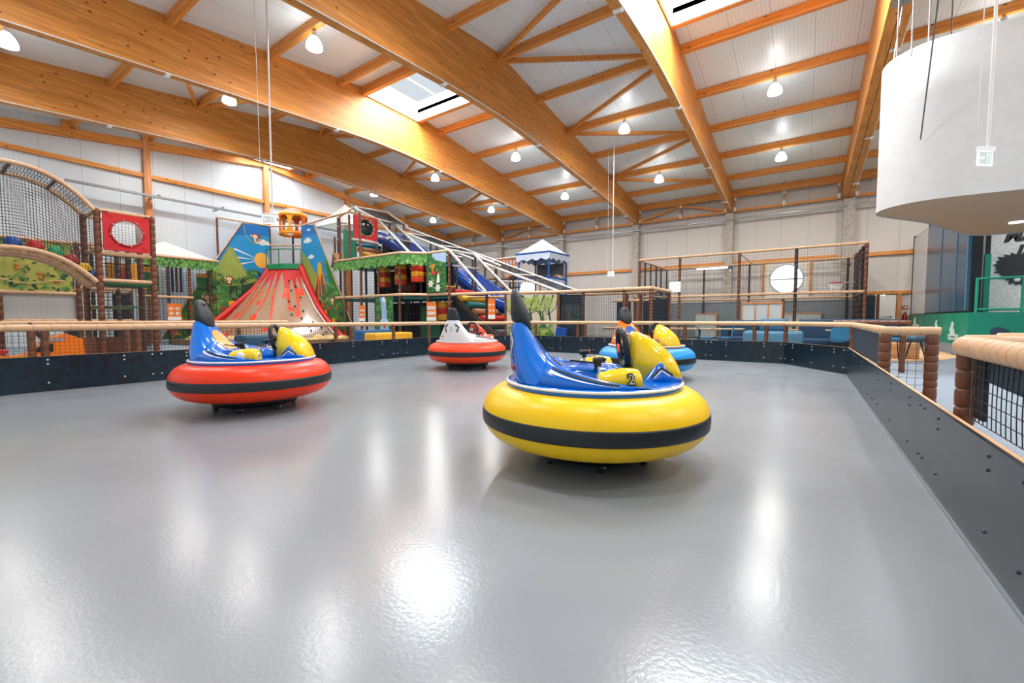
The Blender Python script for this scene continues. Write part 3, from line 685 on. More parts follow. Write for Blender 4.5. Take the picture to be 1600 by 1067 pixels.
    for a_ in ang:
        y = .125*math.copysign(abs(cos(a_))**.85, cos(a_)); zz = .145*math.copysign(abs(sin(a_))**.85, sin(a_))
        pts.append((cx - zz*sin(tilt)*.6, y, cz + zz*cos(tilt)))
    c.tube(pts, .024, 10, closed=True); whl = t.p('steering_wheel', c, M('#1b1f22', .4))
    c = MB(); c.tube([(cx-.0,-.11,cz-.02),(cx,.11,cz-.02)], .018, 8); c.sphere((cx,0,cz-.02), .03, .05, .045, 12, 7); c.build('wheel_hub', BLACK, whl)
    c = MB(); c.tube([(cx+.005,0,cz-.03),(.30,0,cz-.10)], .03, 12); t.p('steering_column', c, CHROME)
    c = MB(); c.box(cx-.035,cx-.02,-.04,.04,cz-.04,cz+.03); c.build('instrument_plate', CHROME, whl)
    for ch_ in t.o.children:
        if ch_.name.split('.')[0] not in ('inflatable_ring','bumper_band','chassis','caster_wheel'): ch_.location.z = .04
    t.o.location = loc; t.o.rotation_euler = (0,0,rz)
    return t
make_car('yellow inflatable bumper car with glossy blue body and number 2, nearest the viewer', '#ffce10', '#0070d8', '#ffd416', '#0b4a9c', '#e8ecef', (-1.345,3.05,0), R(33), '2')
make_car('red inflatable bumper car with blue body, yellow pods and orange backrest inset', '#f0380c', '#0070d8', '#ffd416', '#f29a18', '#e8ecef', (-5.45,2.47,0), R(42), None)
make_car('orange-red inflatable bumper car with white body seen from behind', '#f0420c', '#e9eaec', '#e2421e', '#c93a20', '#3a4046', (-6.02,7.05,0), R(100), None, logo=True)
make_car('blue inflatable bumper car with orange body, yellow pods and number 5', '#1f92d8', '#ee7a16', '#f2c81c', '#0f4fa6', '#3a4046', (-2.36,7.72,0), R(-29), '5')
# ================================================================== PLAY AREA (far left)
POLE = .055
def post(t, x, y, z0, z1, r=POLE, mat=None, seg=.22, n=8): c = MB(); c.foam((x,y,z0),(x,y,z1), r, seg, n, depth=.18); return t.p('post', c, mat or BROWN)
def rail(t, a, b, r=.055, mat=None, seg=.22, n=8): c = MB(); c.foam(a, b, r, seg, n, depth=.16); return t.p('rail', c, mat or FOAM)
def net(t, a, b, c_, d, cell=.09, th=.006, mat=None, name='net'): c = MB(); c.quad_net(a,b,c_,d,cell,cell,th); return t.p(name, c, mat or NETM)
GRN = ['#2f7d3a','#4c9a45','#6fae4f','#205f35','#88b25a','#174a30']
def leafstrip(mb, a, b, drop, nrm, n, seed=1, mats=4, size=.16):
    rnd = random.Random(seed); a = Vector(a); b = Vector(b); nrm = Vector(nrm); u = (b-a).normalized()
    for k in range(n):
        p = a.lerp(b, rnd.random()) - Vector((0,0,1))*rnd.uniform(.0, drop*.72) + nrm*rnd.uniform(.004,.02)
        an = rnd.uniform(-.9,.9)-pi/2; d = u*cos(an)+Vector((0,0,1))*sin(an); sd = u*(-sin(an))+Vector((0,0,1))*cos(an); L = size*rnd.uniform(.7,1.3)*1.1; w_ = size*.28
        mb.add([p, p+d*L*.5+sd*w_, p+d*L, p+d*L*.5-sd*w_], [(0,1,2,3)], mi=rnd.randrange(mats))
LEAFM = [M(c, .6, name='leaf_green') for c in ('#4f8f3d','#6da84f','#8abf66','#3a7a36')]

# ---- left tower with red window panel ---------------------------------------------------
t = T('play_tower', 'brown-posted play tower with red round-window panel at the left', 'climbing frame', (-14.2,3.4,0))
XT, X2, YA, YC = -13.8, -14.8, 2.85, 3.87
for x, y, z1 in ((XT,YA,3.65),(XT,YC,3.65),(X2,YA-.05,3.65),(X2,YC,3.62)): post(t, x, y, 0, z1, .068, seg=.17, n=12)
for z in (3.62, 2.62, 1.98): rail(t, (XT,YA,z), (XT,YC,z), .05, seg=.15, n=10)
for z in (3.6, 2.75, 1.9): rail(t, (X2,YA,z), (X2,YC,z), .045, seg=.15)
for z in (3.6, 2.7, 1.9): rail(t, (XT,YA,z), (X2,YA,z), .045, seg=.15)
rail(t, (X2,YA,1.35), (X2,YC-.2,1.35), .045, seg=.15); rail(t, (XT,YC,3.6), (X2,YC,3.6), .045)
c = MB(); c.box(X2,XT,YA,YC,1.88,1.93); t.p('platform', c, M('#1f6f4a', .6))
c = MB(); c.box(X2,XT-.1,YA,YC-.2,1.34,1.37); t.p('platform', c, M('#1f6f4a', .6))
net(t, (X2,YA,1.9),(X2,YC,1.9),(X2,YC,3.6),(X2,YA,3.6), .07, .006); net(t, (XT,YA,.1),(XT,YC,.1),(XT,YC,1.9),(XT,YA,1.9), .055, .006); net(t, (XT,YC,.1),(X2,YC,.1),(X2,YC,1.9),(XT,YC,1.9), .09, .006)
net(t, (XT,YA,1.98),(XT,YC,1.98),(XT,YC,2.55),(XT,YA,2.55), .055, .005)
# red panel with dome window
pn = T('window_panel', 'red padded panel with clear bubble window on the left tower', 'panel', (XT+.07,3.36,2.7))
c = MB(); y0, y1, z0, z1, n = 2.93, 3.80, 2.70, 3.58, 40; cy, cz, rr = 3.365, 3.14, .30
def holed(c, Xo, y0, y1, z0, z1, cy, cz, rr, th, n=40):
    def sq(a):
        ca, sa = cos(a), sin(a); t_ = min(((y1-cy) if ca>0 else (cy-y0))/max(abs(ca),1e-6), ((z1-cz) if sa>0 else (cz-z0))/max(abs(sa),1e-6)); return (cy+ca*t_, cz+sa*t_)
    ang = [2*pi*k/n for k in range(n)]; out = [sq(a) for a in ang]
    for q in ((y0,z0),(y1,z0),(y1,z1),(y0,z1)):
        j = min(range(n), key=lambda k: (out[k][0]-q[0])**2+(out[k][1]-q[1])**2); out[j] = q
    inn = [(cy+rr*cos(a), cz+rr*sin(a)) for a in ang]
    for k in range(n):
        j = (k+1)%n
        c.add([(Xo,*out[k]),(Xo,*out[j]),(Xo,*inn[j]),(Xo,*inn[k]),(Xo-th,*out[k]),(Xo-th,*out[j]),(Xo-th,*inn[j]),(Xo-th,*inn[k])],[(0,1,2,3),(4,7,6,5),(0,4,5,1),(2,6,7,3)])
holed(c, XT+.09, y0, y1, z0, z1, cy, cz, rr, .05); pn.p('padding', c, M('#c8151b', .45, name='red_vinyl'))
c = MB(); c.tube([(XT+.1,cy+(rr+.01)*cos(2*pi*k/32),cz+(rr+.01)*sin(2*pi*k/32)) for k in range(32)], .025, 8, closed=True); ringo = pn.p('window_ring', c, M('#a91218', .35))
for k in range(8):
    a = 2*pi*k/8+.2; c = MB(); c.sphere((XT+.125,cy+(rr+.02)*cos(a),cz+(rr+.02)*sin(a)), .013, n=8, m=5); pn.p('rivet', c, M('#e8e2d2', .3))
c = MB(); rings = []
for i in range(7):
    a = pi/2*i/6.3; rings.append([(XT+.09+.16*sin(a), cy+rr*cos(a)*cos(2*pi*k/24), cz+rr*cos(a)*sin(2*pi*k/24)) for k in range(24)])
c.loft(rings, True, caps=False); GLASS = M('#ffffff', .03, trans=.0, alpha=.16, name='clear_plastic'); pn.p('bubble_window', c, GLASS)
c = MB()
for q in ((y0,z0,1,1),(y1,z0,-1,1),(y1,z1,-1,-1),(y0,z1,1,-1)):
    for k in (0,.04): c.beam((XT+.092,q[0]+q[2]*(.03+k),q[1]+q[3]*.03),(XT+.092,q[0]+q[2]*(.15+k),q[1]+q[3]*.12),.006,.006)
pn.p('stitching', c, M('#9d1016', .6))
for zz in (3.6,):
    for yy in (2.98, 3.75):
        c = MB(); c.box(XT+.02,XT+.1,yy-.04,yy+.04,zz-.02,zz+.0); pn.p('strap', c, BLACK)
# ---- arched net bridge -------------------------------------------------------------------
t = T('arch_bridge', 'arched net tunnel bridge with beige sleeves at the left edge', 'climbing bridge', (-14.2,1,0))
def arc(zt, zs, x, k0=0, k1=1, n=22, yc=1.45, ye=2.78): # half ellipse: top zt at yc, zs at ye, mirrored
    out = []
    for i in range(n+1):
        q = -1 + (2*i/n) ; y = yc + (ye-yc)*q; out.append((x, y, zs + (zt-zs)*sqrt(max(0,1-abs(q)**2.1))**1.0 if abs(q) < 1 else zs))
    return out
yc_, ye_ = 1.55, 2.80
def arc2(zt, zs, x): # smoother: cosine arch
    return [(x, yc_+(ye_-yc_)*q, zs+(zt-zs)*(1-abs(q)**2.3)) for q in [-1+2*i/26 for i in range(27)]]
up = arc2(4.33, 3.6, XT+.02); ub = arc2(4.30, 3.6, X2); lo_ = arc2(2.56, 1.92, XT+.02); lb = arc2(2.50, 1.92, X2); lm = arc2(2.53, 1.92, (XT+X2)/2)
for nm, p in (('upper_rail', up),('upper_rail', ub)): c = MB(); c.foam_path(p, .05, .14, 10, depth=.14); t.p(nm, c, FOAM)
for p in (lo_, lb, arc2(2.5,1.86,XT-.3), arc2(2.47,1.82,XT-.6)): c = MB(); c.foam_path(p, .055, .14, 10, depth=.14); t.p('lower_rail', c, FOAM)
for i in (6, 13, 20): c = MB(); c.foam(up[i], ub[i], .035, .2, 8); t.p('cross_bar', c, BROWN)
for x in (XT+.02, X2): 
    for y in (.3,): c = MB(); c.foam((x,y,0),(x,y,3.6), .068, .17, 10); t.p('post', c, BROWN)
c = MB()
for i in range(26): # side nets between arches, roof net
    for (A, B) in ((up, lo_), (ub, lb)):
        for s_ in (0,.5): p = Vector(A[i]).lerp(Vector(A[i+1]), s_); q = Vector(B[i]).lerp(Vector(B[i+1]), s_); c.beam(p, q, .006, .006)
    for s_ in (0,.5): p = Vector(up[i]).lerp(Vector(up[i+1]), s_); q = Vector(ub[i]).lerp(Vector(ub[i+1]), s_); c.beam(p, q, .006, .006)
for k in range(1,26):
    for (A, B) in ((up, lo_), (ub, lb)):
        for i in range(26): c.beam(Vector(A[i]).lerp(Vector(B[i]), k/26), Vector(A[i+1]).lerp(Vector(B[i+1]), k/26), .006, .006)
for k in range(1,12):
    for i in range(26): c.beam(Vector(up[i]).lerp(Vector(ub[i]), k/12), Vector(up[i+1]).lerp(Vector(ub[i+1]), k/12), .006, .006)
t.p('net', c, NETM)
cols = ['#1d9a63','#0f4fa6','#c8151b','#1fa06a','#b5333a','#f0c412','#0f4fa6']; cn_ = ['green','blue','bright red','green','dark red','yellow','blue']
pos = ['at the left edge','right of the leftmost green one','between blue and green','right of the bright red one','between green and yellow','near the tower','lowest, beside the tower post']
for k, (col, nm, ps) in enumerate(zip(cols, cn_, pos)):
    q = [-.30,.0,.26,.5,.70,.87,.985][k]; y = yc_+(ye_-yc_)*q; z = 2.02+.62*(1-abs(q)**2.3)
    c = MB(); c.sphere((-14.02,y,z), .12, .145, .19, 20, 8, top=1); single('stepping_dome', c, M(col, .4), '%s stepping dome on the arched bridge, %s' % (nm, ps), 'dome', (-14.02,y,z), 'coloured stepping domes on the arched bridge')
# ---- jungle banner + grey panel behind the arch --------------------------------------------
def art(mb, rnd, shapes): pass
t = T('jungle_banner', 'printed jungle banner behind the arched net bridge', 'banner', (-17,1.4,1.8))
c = MB(); c.box(-17.02,-17,-1.5,2.95,1.78,3.14); rnd = random.Random(3)
for k in range(420):
    y = rnd.uniform(-1.4,2.9); z = rnd.uniform(1.8,3.1); edge = min(z-1.78, 3.14-z, 2.95-y)
    if edge > .42 and rnd.random() < .72: continue
    a = rnd.uniform(0,2*pi); L = rnd.uniform(.08,.2); d = Vector((0,cos(a),sin(a))); s_ = Vector((0,-sin(a),cos(a))); p = Vector((-16.985+rnd.random()*.006,y,z))
    pts = [p, p+d*L*.5+s_*L*.22, p+d*L, p+d*L*.5-s_*L*.22]
    pts = [Vector((q.x, min(2.95,q.y), max(1.78,min(3.14,q.z)))) for q in pts]; c.add(pts, [(0,1,2,3)], mi=rnd.choice([1,2,3,3,4]) if edge > .1 else rnd.choice([1,3]))
for k in range(14):
    y = rnd.uniform(-1,2.7); z = rnd.uniform(2.0,2.5); c.sphere((-16.98,y,z), .01, .05, .045, 8, 4, mi=5)
t.p('print', c, [M(x, .6, name='banner_print') for x in ('#a9a94e','#2f6a35','#7c9c3e','#1d4a30','#58924a','#c8742c')])
c = MB(); c.foam((-17,-1.5,3.17),(-17,3,3.17), .045, .2, 8); t.p('rail', c, FOAM); c = MB(); c.foam((-17,-1.5,1.76),(-17,3,1.76), .055, .16, 8); t.p('rail', c, FOAM)
for k in range(10):
    y = -.8+.36*k; c = MB(); c.beam((-16.95,y,2.95),(-16.95,y,2.15-.0),.012,.012); t.p('swing_rope', c, M('#b58a5a', .7))
c = MB(); c.tube([(-16.93,-1.4+.22*k,2.05+.06*sin(k*1.1)) for k in range(20)], .016, 5); t.p('foot_rope', c, M('#c8a070', .7))
mb = MB(); mb.box(-17.1,-17.04,-1.5,3.0,1.0,1.74); single('grey_panel', mb, stripes('ribbed_panel', 1, srgb('#b9b8b4'), .11, .06, None, .5), 'pale grey ribbed panel below the jungle banner at the left', 'panel', (-17.07,1,1))
t = T('post_frame', 'low post-and-rail frame under the jungle banner', 'climbing frame', (-17,1,0))
for y in (.2, 1.6, 3.05): post(t, -17, y, 0, 3.2 if y > 3 else 1.7, .06)
rail(t, (-17,-1.5,1.0), (-17,3.0,1.0)); rail(t, (-16.4,-1.5,.92), (-16.4,3.0,.92))
# frame pieces between the tower and the canopy house
t = T('climbing_cage', 'dark netted climbing frame behind the red window tower', 'climbing frame', (-18.5,4,0))
for x, y in ((-17,3.9),(-18.6,3.2),(-18.6,4.55),(-20.3,4.0),(-20.3,5.0)): post(t, x, y, 0, 3.3, .06, DBROWN)
for x in (-17,-18.6): 
    for z in (1.0,1.95,3.2): rail(t, (x,3.05,z), (x,4.6 if x < -18 else 4.2,z), .05)
for z in (1.95,3.2): rail(t, (-17,3.05,z), (-20.3,5.0,z), .05)
net(t, (-17,3.05,0),(-17,4.2,0),(-17,4.2,3.2),(-17,3.05,3.2), .1, .009); net(t, (-18.6,3.05,0),(-18.6,4.6,0),(-18.6,4.6,3.2),(-18.6,3.05,3.2), .12, .012)
c = MB(); c.box(-18.7,-18.66,4.0,4.9,2.05,2.9,mi=0); c.sphere((-18.64,4.45,2.5), .02,.22,.22,16,6,mi=1); c.box(-18.66,-18.64,4.1,4.5,2.1,2.25,mi=2); t.p('yellow_panel', c, [M('#e39a1c', .5), M('#c23a1c', .5), M('#f0c412', .5)])
for i, (y, x) in enumerate(((4.3,-18.65),(4.0,-17.2))):
    c = MB(); c.box(x,x+.03,y-.18,y+.18,.1,1.8); t.p('dark_panel', c, M('#1a2226', .6))
c = MB(); c.box(-17.03,-17.0,4.0,4.6,.2,.9); t.p('brown_pad', c, BROWN)
# ---- canopy house (leaf fringe, far left) -----------------------------------------------
t = T('canopy_house', 'netted play house with leaf fringe and white peaked canopy, left of volcano', 'play house', (-22,7.2,0))
P0, P1 = (-22.05,6.0), (-21.9,8.6)
for y in (5.7, 6.65, 7.4, 8.15): post(t, -22.0, y, 0, 3.6, .06, BROWN if y in (7.4,) else DBROWN)
rail(t, (-22,5.6,3.65), (-21.9,8.5,3.65)); rail(t, (-22,5.6,1.98), (-21.95,7.5,1.98))
c = MB(); c.box(-22.05,-22.0,5.6,8.45,3.32,3.62,mi=3); leafstrip(c, (-21.99,5.6,3.66), (-21.89,8.45,3.66), .5, (1,0,0), 420, 5, 4, .13); t.p('leaf_fringe', c, LEAFM)
net(t, (-22.03,5.6,.1),(-22.03,8.4,.1),(-22.03,8.4,3.3),(-22.03,5.6,3.3), .12, .012)
c = MB(); a_ = [(-22,5.4),(-22,8.3),(-23.2,8.3),(-23.2,5.4)]; top = (-22.6,6.75,4.35)
for i in range(4): p, q = a_[i], a_[(i+1)%4]; c.add([(*p,3.72),(*q,3.72),top], [(0,1,2)])
t.p('peaked_canopy', c, M('#f2f1ec', .7, alpha=.62, name='sheer_white_cloth'))
c = MB(); c.box(-22.12,-22.08,5.75,6.35,2.2,3.3,mi=0); c.prism([(-22.07,5.75,2.95),(-22.07,6.35,2.95),(-22.07,6.35,3.2),(-22.07,5.75,3.2)],(.01,0,0),1); c.prism([(-22.07,5.8,2.2),(-22.07,5.95,2.2),(-22.07,6.35,2.9),(-22.07,6.2,2.95)],(.012,0,0),1); t.p('painted_panel', c, [M('#1f6b3e',.6), M('#e39a1c',.6)])
for i, (y, col) in enumerate(((6.85,'#16324a'),(7.0,'#6b3f28'),(7.15,'#16324a'))):
    c = MB(); c.tube([(-22.2,y,2.2),(-22.2,y,3.4)], .05, 8); t.p('hanging_roll', c, M(col, .5))
c = MB(); c.box(-22.25,-22.1,7.75,8.2,2.4,3.05,mi=0); c.box(-22.26,-22.09,7.74,8.21,2.9,3.06,mi=1); t.p('punch_bag', c, [M('#1f6b3e',.6), M('#c98a3a',.6)])
def info_sign(x, y, z, w_, h, nrm, label, dots=4):
    """orange board with white pictogram discs; nrm = facing direction"""
    t = T('info_sign', label, 'sign', (x,y,z), 'orange play rule signs')
    n = Vector((*nrm,0)).normalized(); u = Vector((-n.y,n.x,0)); o = Vector((x,y,z))
    c = MB(); v = [o-u*w_/2, o+u*w_/2, o+u*w_/2+Vector((0,0,h)), o-u*w_/2+Vector((0,0,h))]; c.prism(v, n*.015); t.p('board', c, M('#e8761c', .5))
    c = MB(); v = [o-u*w_*.49+Vector((0,0,.01)), o+u*w_*.49+Vector((0,0,.01)), o+u*w_*.49+Vector((0,0,h*.22)), o-u*w_*.49+Vector((0,0,h*.22))]; c.prism([p+n*.015 for p in v], n*.004); t.p('text_strip', c, M('#e8e6e0', .5))
    for i in range(dots):
        cx = (-.22 if i % 2 == 0 else .22)*w_ if dots == 4 else (-.28, 0, .28)[i % 3]*w_; cz = h*(.42 if i < dots/2 else .7)
        c = MB(); ctr = o+u*cx+Vector((0,0,cz))+n*.016; c.prism([ctr+u*(.14*w_*cos(a))+Vector((0,0,.14*w_*sin(a))) for a in [2*pi*k/14 for k in range(14)]], n*.004, 0)
        c.prism([ctr+n*.004+u*(.06*w_*cos(a))+Vector((0,0,.07*w_*sin(a))) for a in [2*pi*k/5 for k in range(5)]], n*.003, 1); t.p('pictogram', c, [M('#f0eeea', .5), M('#6a7076', .5)])
    return t
info_sign(-21.8, 6.75, 1.0, .46, .7, (1,-.25), 'orange pictogram sign on the canopy house left of the volcano')
# ---- volcano -----------------------------------------------------------------------------
t = T('volcano_slide', 'volcano slide with red lava, red bolsters and painted jungle boards', 'slide', (-20.5,9.8,0))
XL, YR = -22.2, 11.6
# paintings: helper on a plane
class Art:
    def __init__(s, P): s.c = MB(); s.P = P; s.k = 0; s.hold = False
    def poly(s, pts, mi):
        if not s.hold: s.k += 1
        s.c.face([s.P(u, v, .002+.0001*s.k) for u, v in pts], mi)
    def ell(s, u, v, ru, rv, mi, n=18, a=0): s.poly([(u+ru*cos(2*pi*k/n)*cos(a)-rv*sin(2*pi*k/n)*sin(a), v+ru*cos(2*pi*k/n)*sin(a)+rv*sin(2*pi*k/n)*cos(a)) for k in range(n)], mi)
    def arcs(s, pts, w_, mi):
        for (a, b), (c_, d) in zip(pts, pts[1:]):
            l = hypot(c_-a, d-b) or 1; nx, ny = -(d-b)/l*w_/2, (c_-a)/l*w_/2; s.poly([(a-nx,b-ny),(c_-nx,d-ny),(c_+nx,d+ny),(a+nx,b+ny)], mi)
    def palm(s, u, v, r, mi, n=7, a0=0):
        s.k += 1; s.hold = True
        for k in range(n):
            a = a0+pi*(k/(n-1))*1.15-.2; s.poly([(u,v),(u+r*.5*cos(a)+r*.14*-sin(a),v+r*.5*sin(a)+r*.14*cos(a)),(u+r*cos(a),v+r*sin(a)-.08*r),(u+r*.5*cos(a)-r*.12*-sin(a),v+r*.5*sin(a)-r*.12*cos(a)-.04*r)], mi)
        s.hold = False
    def cloud(s, u, v, r, mi): 
        for du, dv, q in ((-.8,0,.5),(0,.15,.75),(.7,.0,.6),(0,-.2,.6),(1.1,-.2,.35),(-1.1,-.2,.35)): s.ell(u+du*r, v+dv*r, q*r, q*r*.62, mi)
    def monkey(s, u, v, r, br, fc, fl=1):
        s.arcs([(u+fl*r*.6,v-r*1.3),(u+fl*r*1.5,v-r*1.2),(u+fl*r*1.8,v-r*.5),(u+fl*r*1.6,v+r*.4),(u+fl*r*1.9,v+r*.7)], r*.25, br)
        s.ell(u, v-r*1.1, r*.6, r*.75, br); s.ell(u-r*.05, v-r*1.15, r*.35, r*.45, fc); s.ell(u-r*.95,v,r*.35,r*.35,fc); s.ell(u+r*.95,v,r*.35,r*.35,br); s.ell(u,v,r*.95,r*.85,br); s.ell(u,v-r*.15,r*.72,r*.6,fc)
        s.ell(u-r*.28,v+r*.05,r*.08,r*.12,12); s.ell(u+r*.28,v+r*.05,r*.08,r*.12,12); s.ell(u,v-r*.35,r*.2,r*.07,12)
AC = [M(x, .45, name='board_print') for x in ('#0d6fb5','#1c8fc9','#8fa24a','#57913f','#2f7a3c','#16402e','#f0b34a','#e2e4e4','#d6502a','#e8a81c','#8a4a22','#f0d2a8','#2a1a14','#a9b257','#74b35c','#c8242a','#5a5250')]
# left board (u = Y, v = z)
bol_l = [(10.82,3.7),(10.62,3.3),(10.42,2.95),(9.95,2.4),(9.35,1.85),(8.85,1.4),(8.4,1.0),(7.75,.5),(7.4,.2)]
def lboard_top(u): return 5.62 + .03*(u-9.63) if u > 9.63 else .2+(5.62-.2)*(u-6.35)/(9.63-6.35)
def in_l(u, v):
    if v < .2 or u < 6.35 or u > 10.9 or v > lboard_top(u): return False
    for (a, b), (c_, d) in zip(bol_l, bol_l[1:]):
        if c_ <= u <= a: return v > b+(d-b)*(u-a)/(c_-a)
    return u < 7.4
Pl = lambda u, v, off: (XL+off, u, v)
c = MB(); outline = [(6.35,.2),(9.63,5.62),(10.9,5.66),(10.9,3.75)]+bol_l
c.prism([(XL,u,v) for u, v in outline], (-.04,0,0)); A = Art(Pl); A.c = c; 
A.poly(outline, 0)
A.poly([(6.35,.2),(8.2,3.28),(9.2,3.3),(10.1,3.0),(10.5,3.15)]+bol_l[2:], 4)
A.poly([(8.6,2.0),(8.7,2.75),(9.9,2.85),(10.2,2.75),(9.9,2.4),(9.3,1.85)], 5)
A.poly([(8.5,3.55),(9.35,5.0),(10.9,5.2),(10.9,3.8),(10.6,3.4),(9.6,2.9)], 1)
for k in range(5):
    a = R(150+k*13); A.poly([(10.42,3.95),(10.42+1.3*cos(a),3.95-1.0*sin(a)*-.9),(10.42+1.3*cos(a+.09),3.95+1.0*sin(a+.09)*.9)], 7) if k % 2 == 0 else None
A.ell(10.5, 3.95, .34, .38, 6); A.cloud(10.55, 4.83, .26, 7)
A.poly([(8.35,3.3),(8.55,3.45),(9.0,4.35),(9.12,4.45),(9.22,4.35),(9.75,3.35),(10.35,2.95),(9.4,2.6),(8.3,2.9)], 2)
for k in range(6): A.arcs([(9.1+.03*k,4.3-.1*k),(8.95+.16*k,3.5-.06*k),(8.8+.26*k,3.05)], .03, 13)
rnd = random.Random(11)
for k in range(600):
    u = rnd.uniform(6.4,10.8); v = rnd.uniform(.25,3.55)
    lim = 3.35 if u < 9.2 else 3.35-.0*(u-9)
    if v > lim: continue
    if 8.75 < u < 9.7 and v > 2.9: continue
    if 8.6 < u < 10 and v > 3.0 and abs(u-9.2) < .4: continue
    if not all(in_l(u+du, v+dv) for du, dv in ((.28,.16),(-.28,.16),(.28,-.1),(-.28,-.1),(0,.26))): continue
    mi = rnd.choice([3,4,4,5,14,3]) if v > 1.2 else rnd.choice([4,5,5,3,14,9,8] if rnd.random() < .35 else [4,5,3,14])
    A.palm(u, v, rnd.uniform(.14,.26), mi, 7, rnd.uniform(-.3,.3))
for k in range(5): u = 9.05+.26*k; A.arcs([(u,2.05+.05*k),(u+.03,2.75+.05*k)], .05, 12) if in_l(u,2.1+.05*k) else None
A.monkey(10.22, 5.08, .16, 10, 11, 1); A.arcs([(9.72,5.55),(9.78,5.1),(9.98,4.82),(10.25,4.72),(10.55,4.78),(10.8,4.95)], .025, 13)
A.monkey(9.02, 2.95, .15, 10, 11, -1); A.arcs([(8.5,3.2),(8.6,2.8),(8.9,2.6),(9.3,2.65),(9.55,3.0)], .025, 13)
A.monkey(8.15, 2.05, .19, 10, 11, 1); A.monkey(8.0, 1.0, .17, 10, 11, -1)
A.ell(6.75,.55,.16,.13,15); A.ell(7.3,.72,.12,.12,7); A.ell(7.3,.72,.05,.05,9); A.ell(9.12,1.78,.17,.14,9); A.ell(8.72,1.55,.13,.12,10); A.ell(7.45,1.5,.07,.14,8,a=.5); A.ell(8.3,1.12,.1,.08,9)
t.p('painted_board', A.c, AC)
c = MB(); c.foam((XL+.02,6.3,.15),(XL+.02,9.66,5.66), .035, .2, 6); t.p('board_edge', c, FOAM)
# right board (u = X, v = z)
bol_r = [(-20.42,3.65),(-19.85,2.75),(-19.35,2.1),(-18.95,1.6),(-18.3,1.05),(-17.55,.5),(-17.0,.2)]
Pr = lambda u, v, off: (u, YR-off, v)
outl = [(-20.5,5.62),(-19.38,5.55),(-17.78,2.9),(-16.15,.2)] + bol_r[::-1]
c = MB(); c.prism([(u,YR,v) for u, v in outl][::-1], (0,.04,0)); A = Art(Pr); A.c = c
def PR(*a): pass
A.poly(outl, 1); A.poly([(-18.6,4.25),(-18.3,3.75),(-17.78,2.9),(-16.15,.2)]+bol_r[::-1][:5]+[(-18.8,1.9),(-18.2,2.4)], 4); A.poly([(-20.5,5.62),(-19.38,5.55),(-19.1,5.05),(-20.5,5.1)], 0)
A.poly([(-20.5,4.4),(-19.9,3.9),(-19.4,3.3),(-19.0,2.9),(-19.3,2.2),(-19.9,2.85),(-20.45,3.7)], 2)
A.cloud(-19.98,4.85,.24,7); A.cloud(-19.7,4.05,.18,7); A.cloud(-19.85,5.35,.1,7)
A.poly([(-19.62,1.95),(-19.25,2.9),(-19.12,3.62),(-18.88,3.6),(-18.6,2.75),(-18.15,2.2),(-18.3,1.75),(-18.9,1.62)], 16)
for pts in ([(-19.1,3.6),(-19.25,2.9),(-19.55,2.2)],[(-19.05,3.6),(-19.1,2.6),(-19.15,1.85)],[(-19.0,3.6),(-18.9,2.5),(-18.85,1.8)],[(-18.92,3.6),(-18.72,2.9),(-18.45,2.2)],[(-18.95,3.5),(-18.6,2.8),(-18.25,2.3)]): A.arcs(pts, .09, 8); A.arcs(pts, .04, 9)
A.poly([(-19.18,3.35),(-19.14,3.75),(-19.02,3.66),(-18.97,3.78),(-18.86,3.64),(-18.8,3.3),(-19,2.9)], 9)
def in_r(u, v):
    if v < .22: return False
    edge = -19.38+(5.55-v)*(1.6/2.65) if v > 2.9 else -17.78+(2.9-v)*(1.63/2.7)
    if u > edge: return False
    for (a, b), (c_, d) in zip(bol_r, bol_r[1:]):
        if a <= u <= c_: return v > b+(d-b)*(u-a)/(c_-a)
    return u > -17.0
for k in range(700):
    u = rnd.uniform(-20.4,-16.2); v = rnd.uniform(.25,4.4)
    if not all(in_r(u+du, v+dv) for du, dv in ((.2,.12),(-.2,.12),(.2,-.08),(-.2,-.08),(0,.2))): continue
    if v > 2.0 and u < -18.55 and v > 2.2: continue
    A.palm(u, v, rnd.uniform(.1,.2), rnd.choice([3,4,5,14,10,4,8] if v < 1.6 else [3,4,14]), 7, rnd.uniform(-.4,.4))
A.monkey(-18.0,1.95,.15,10,11,1); A.ell(-17.95,.95,.13,.15,9); A.ell(-17.95,.72,.11,.14,9); A.ell(-18.55,1.35,.12,.14,9); A.ell(-18.8,1.7,.1,.12,8); A.ell(-18.25,1.6,.14,.1,10)
for k in range(7): a = pi*k/6; A.arcs([(-17.05,.38),(-17.05+.26*cos(a),.38+.26*sin(a))], .04, 15)
A.ell(-16.55,.36,.1,.08,9)
t.p('painted_board', A.c, AC)
c = MB(); c.foam((-19.36,YR-.03,5.6),(-16.12,YR-.03,.15), .035, .2, 6); t.p('board_edge', c, FOAM)
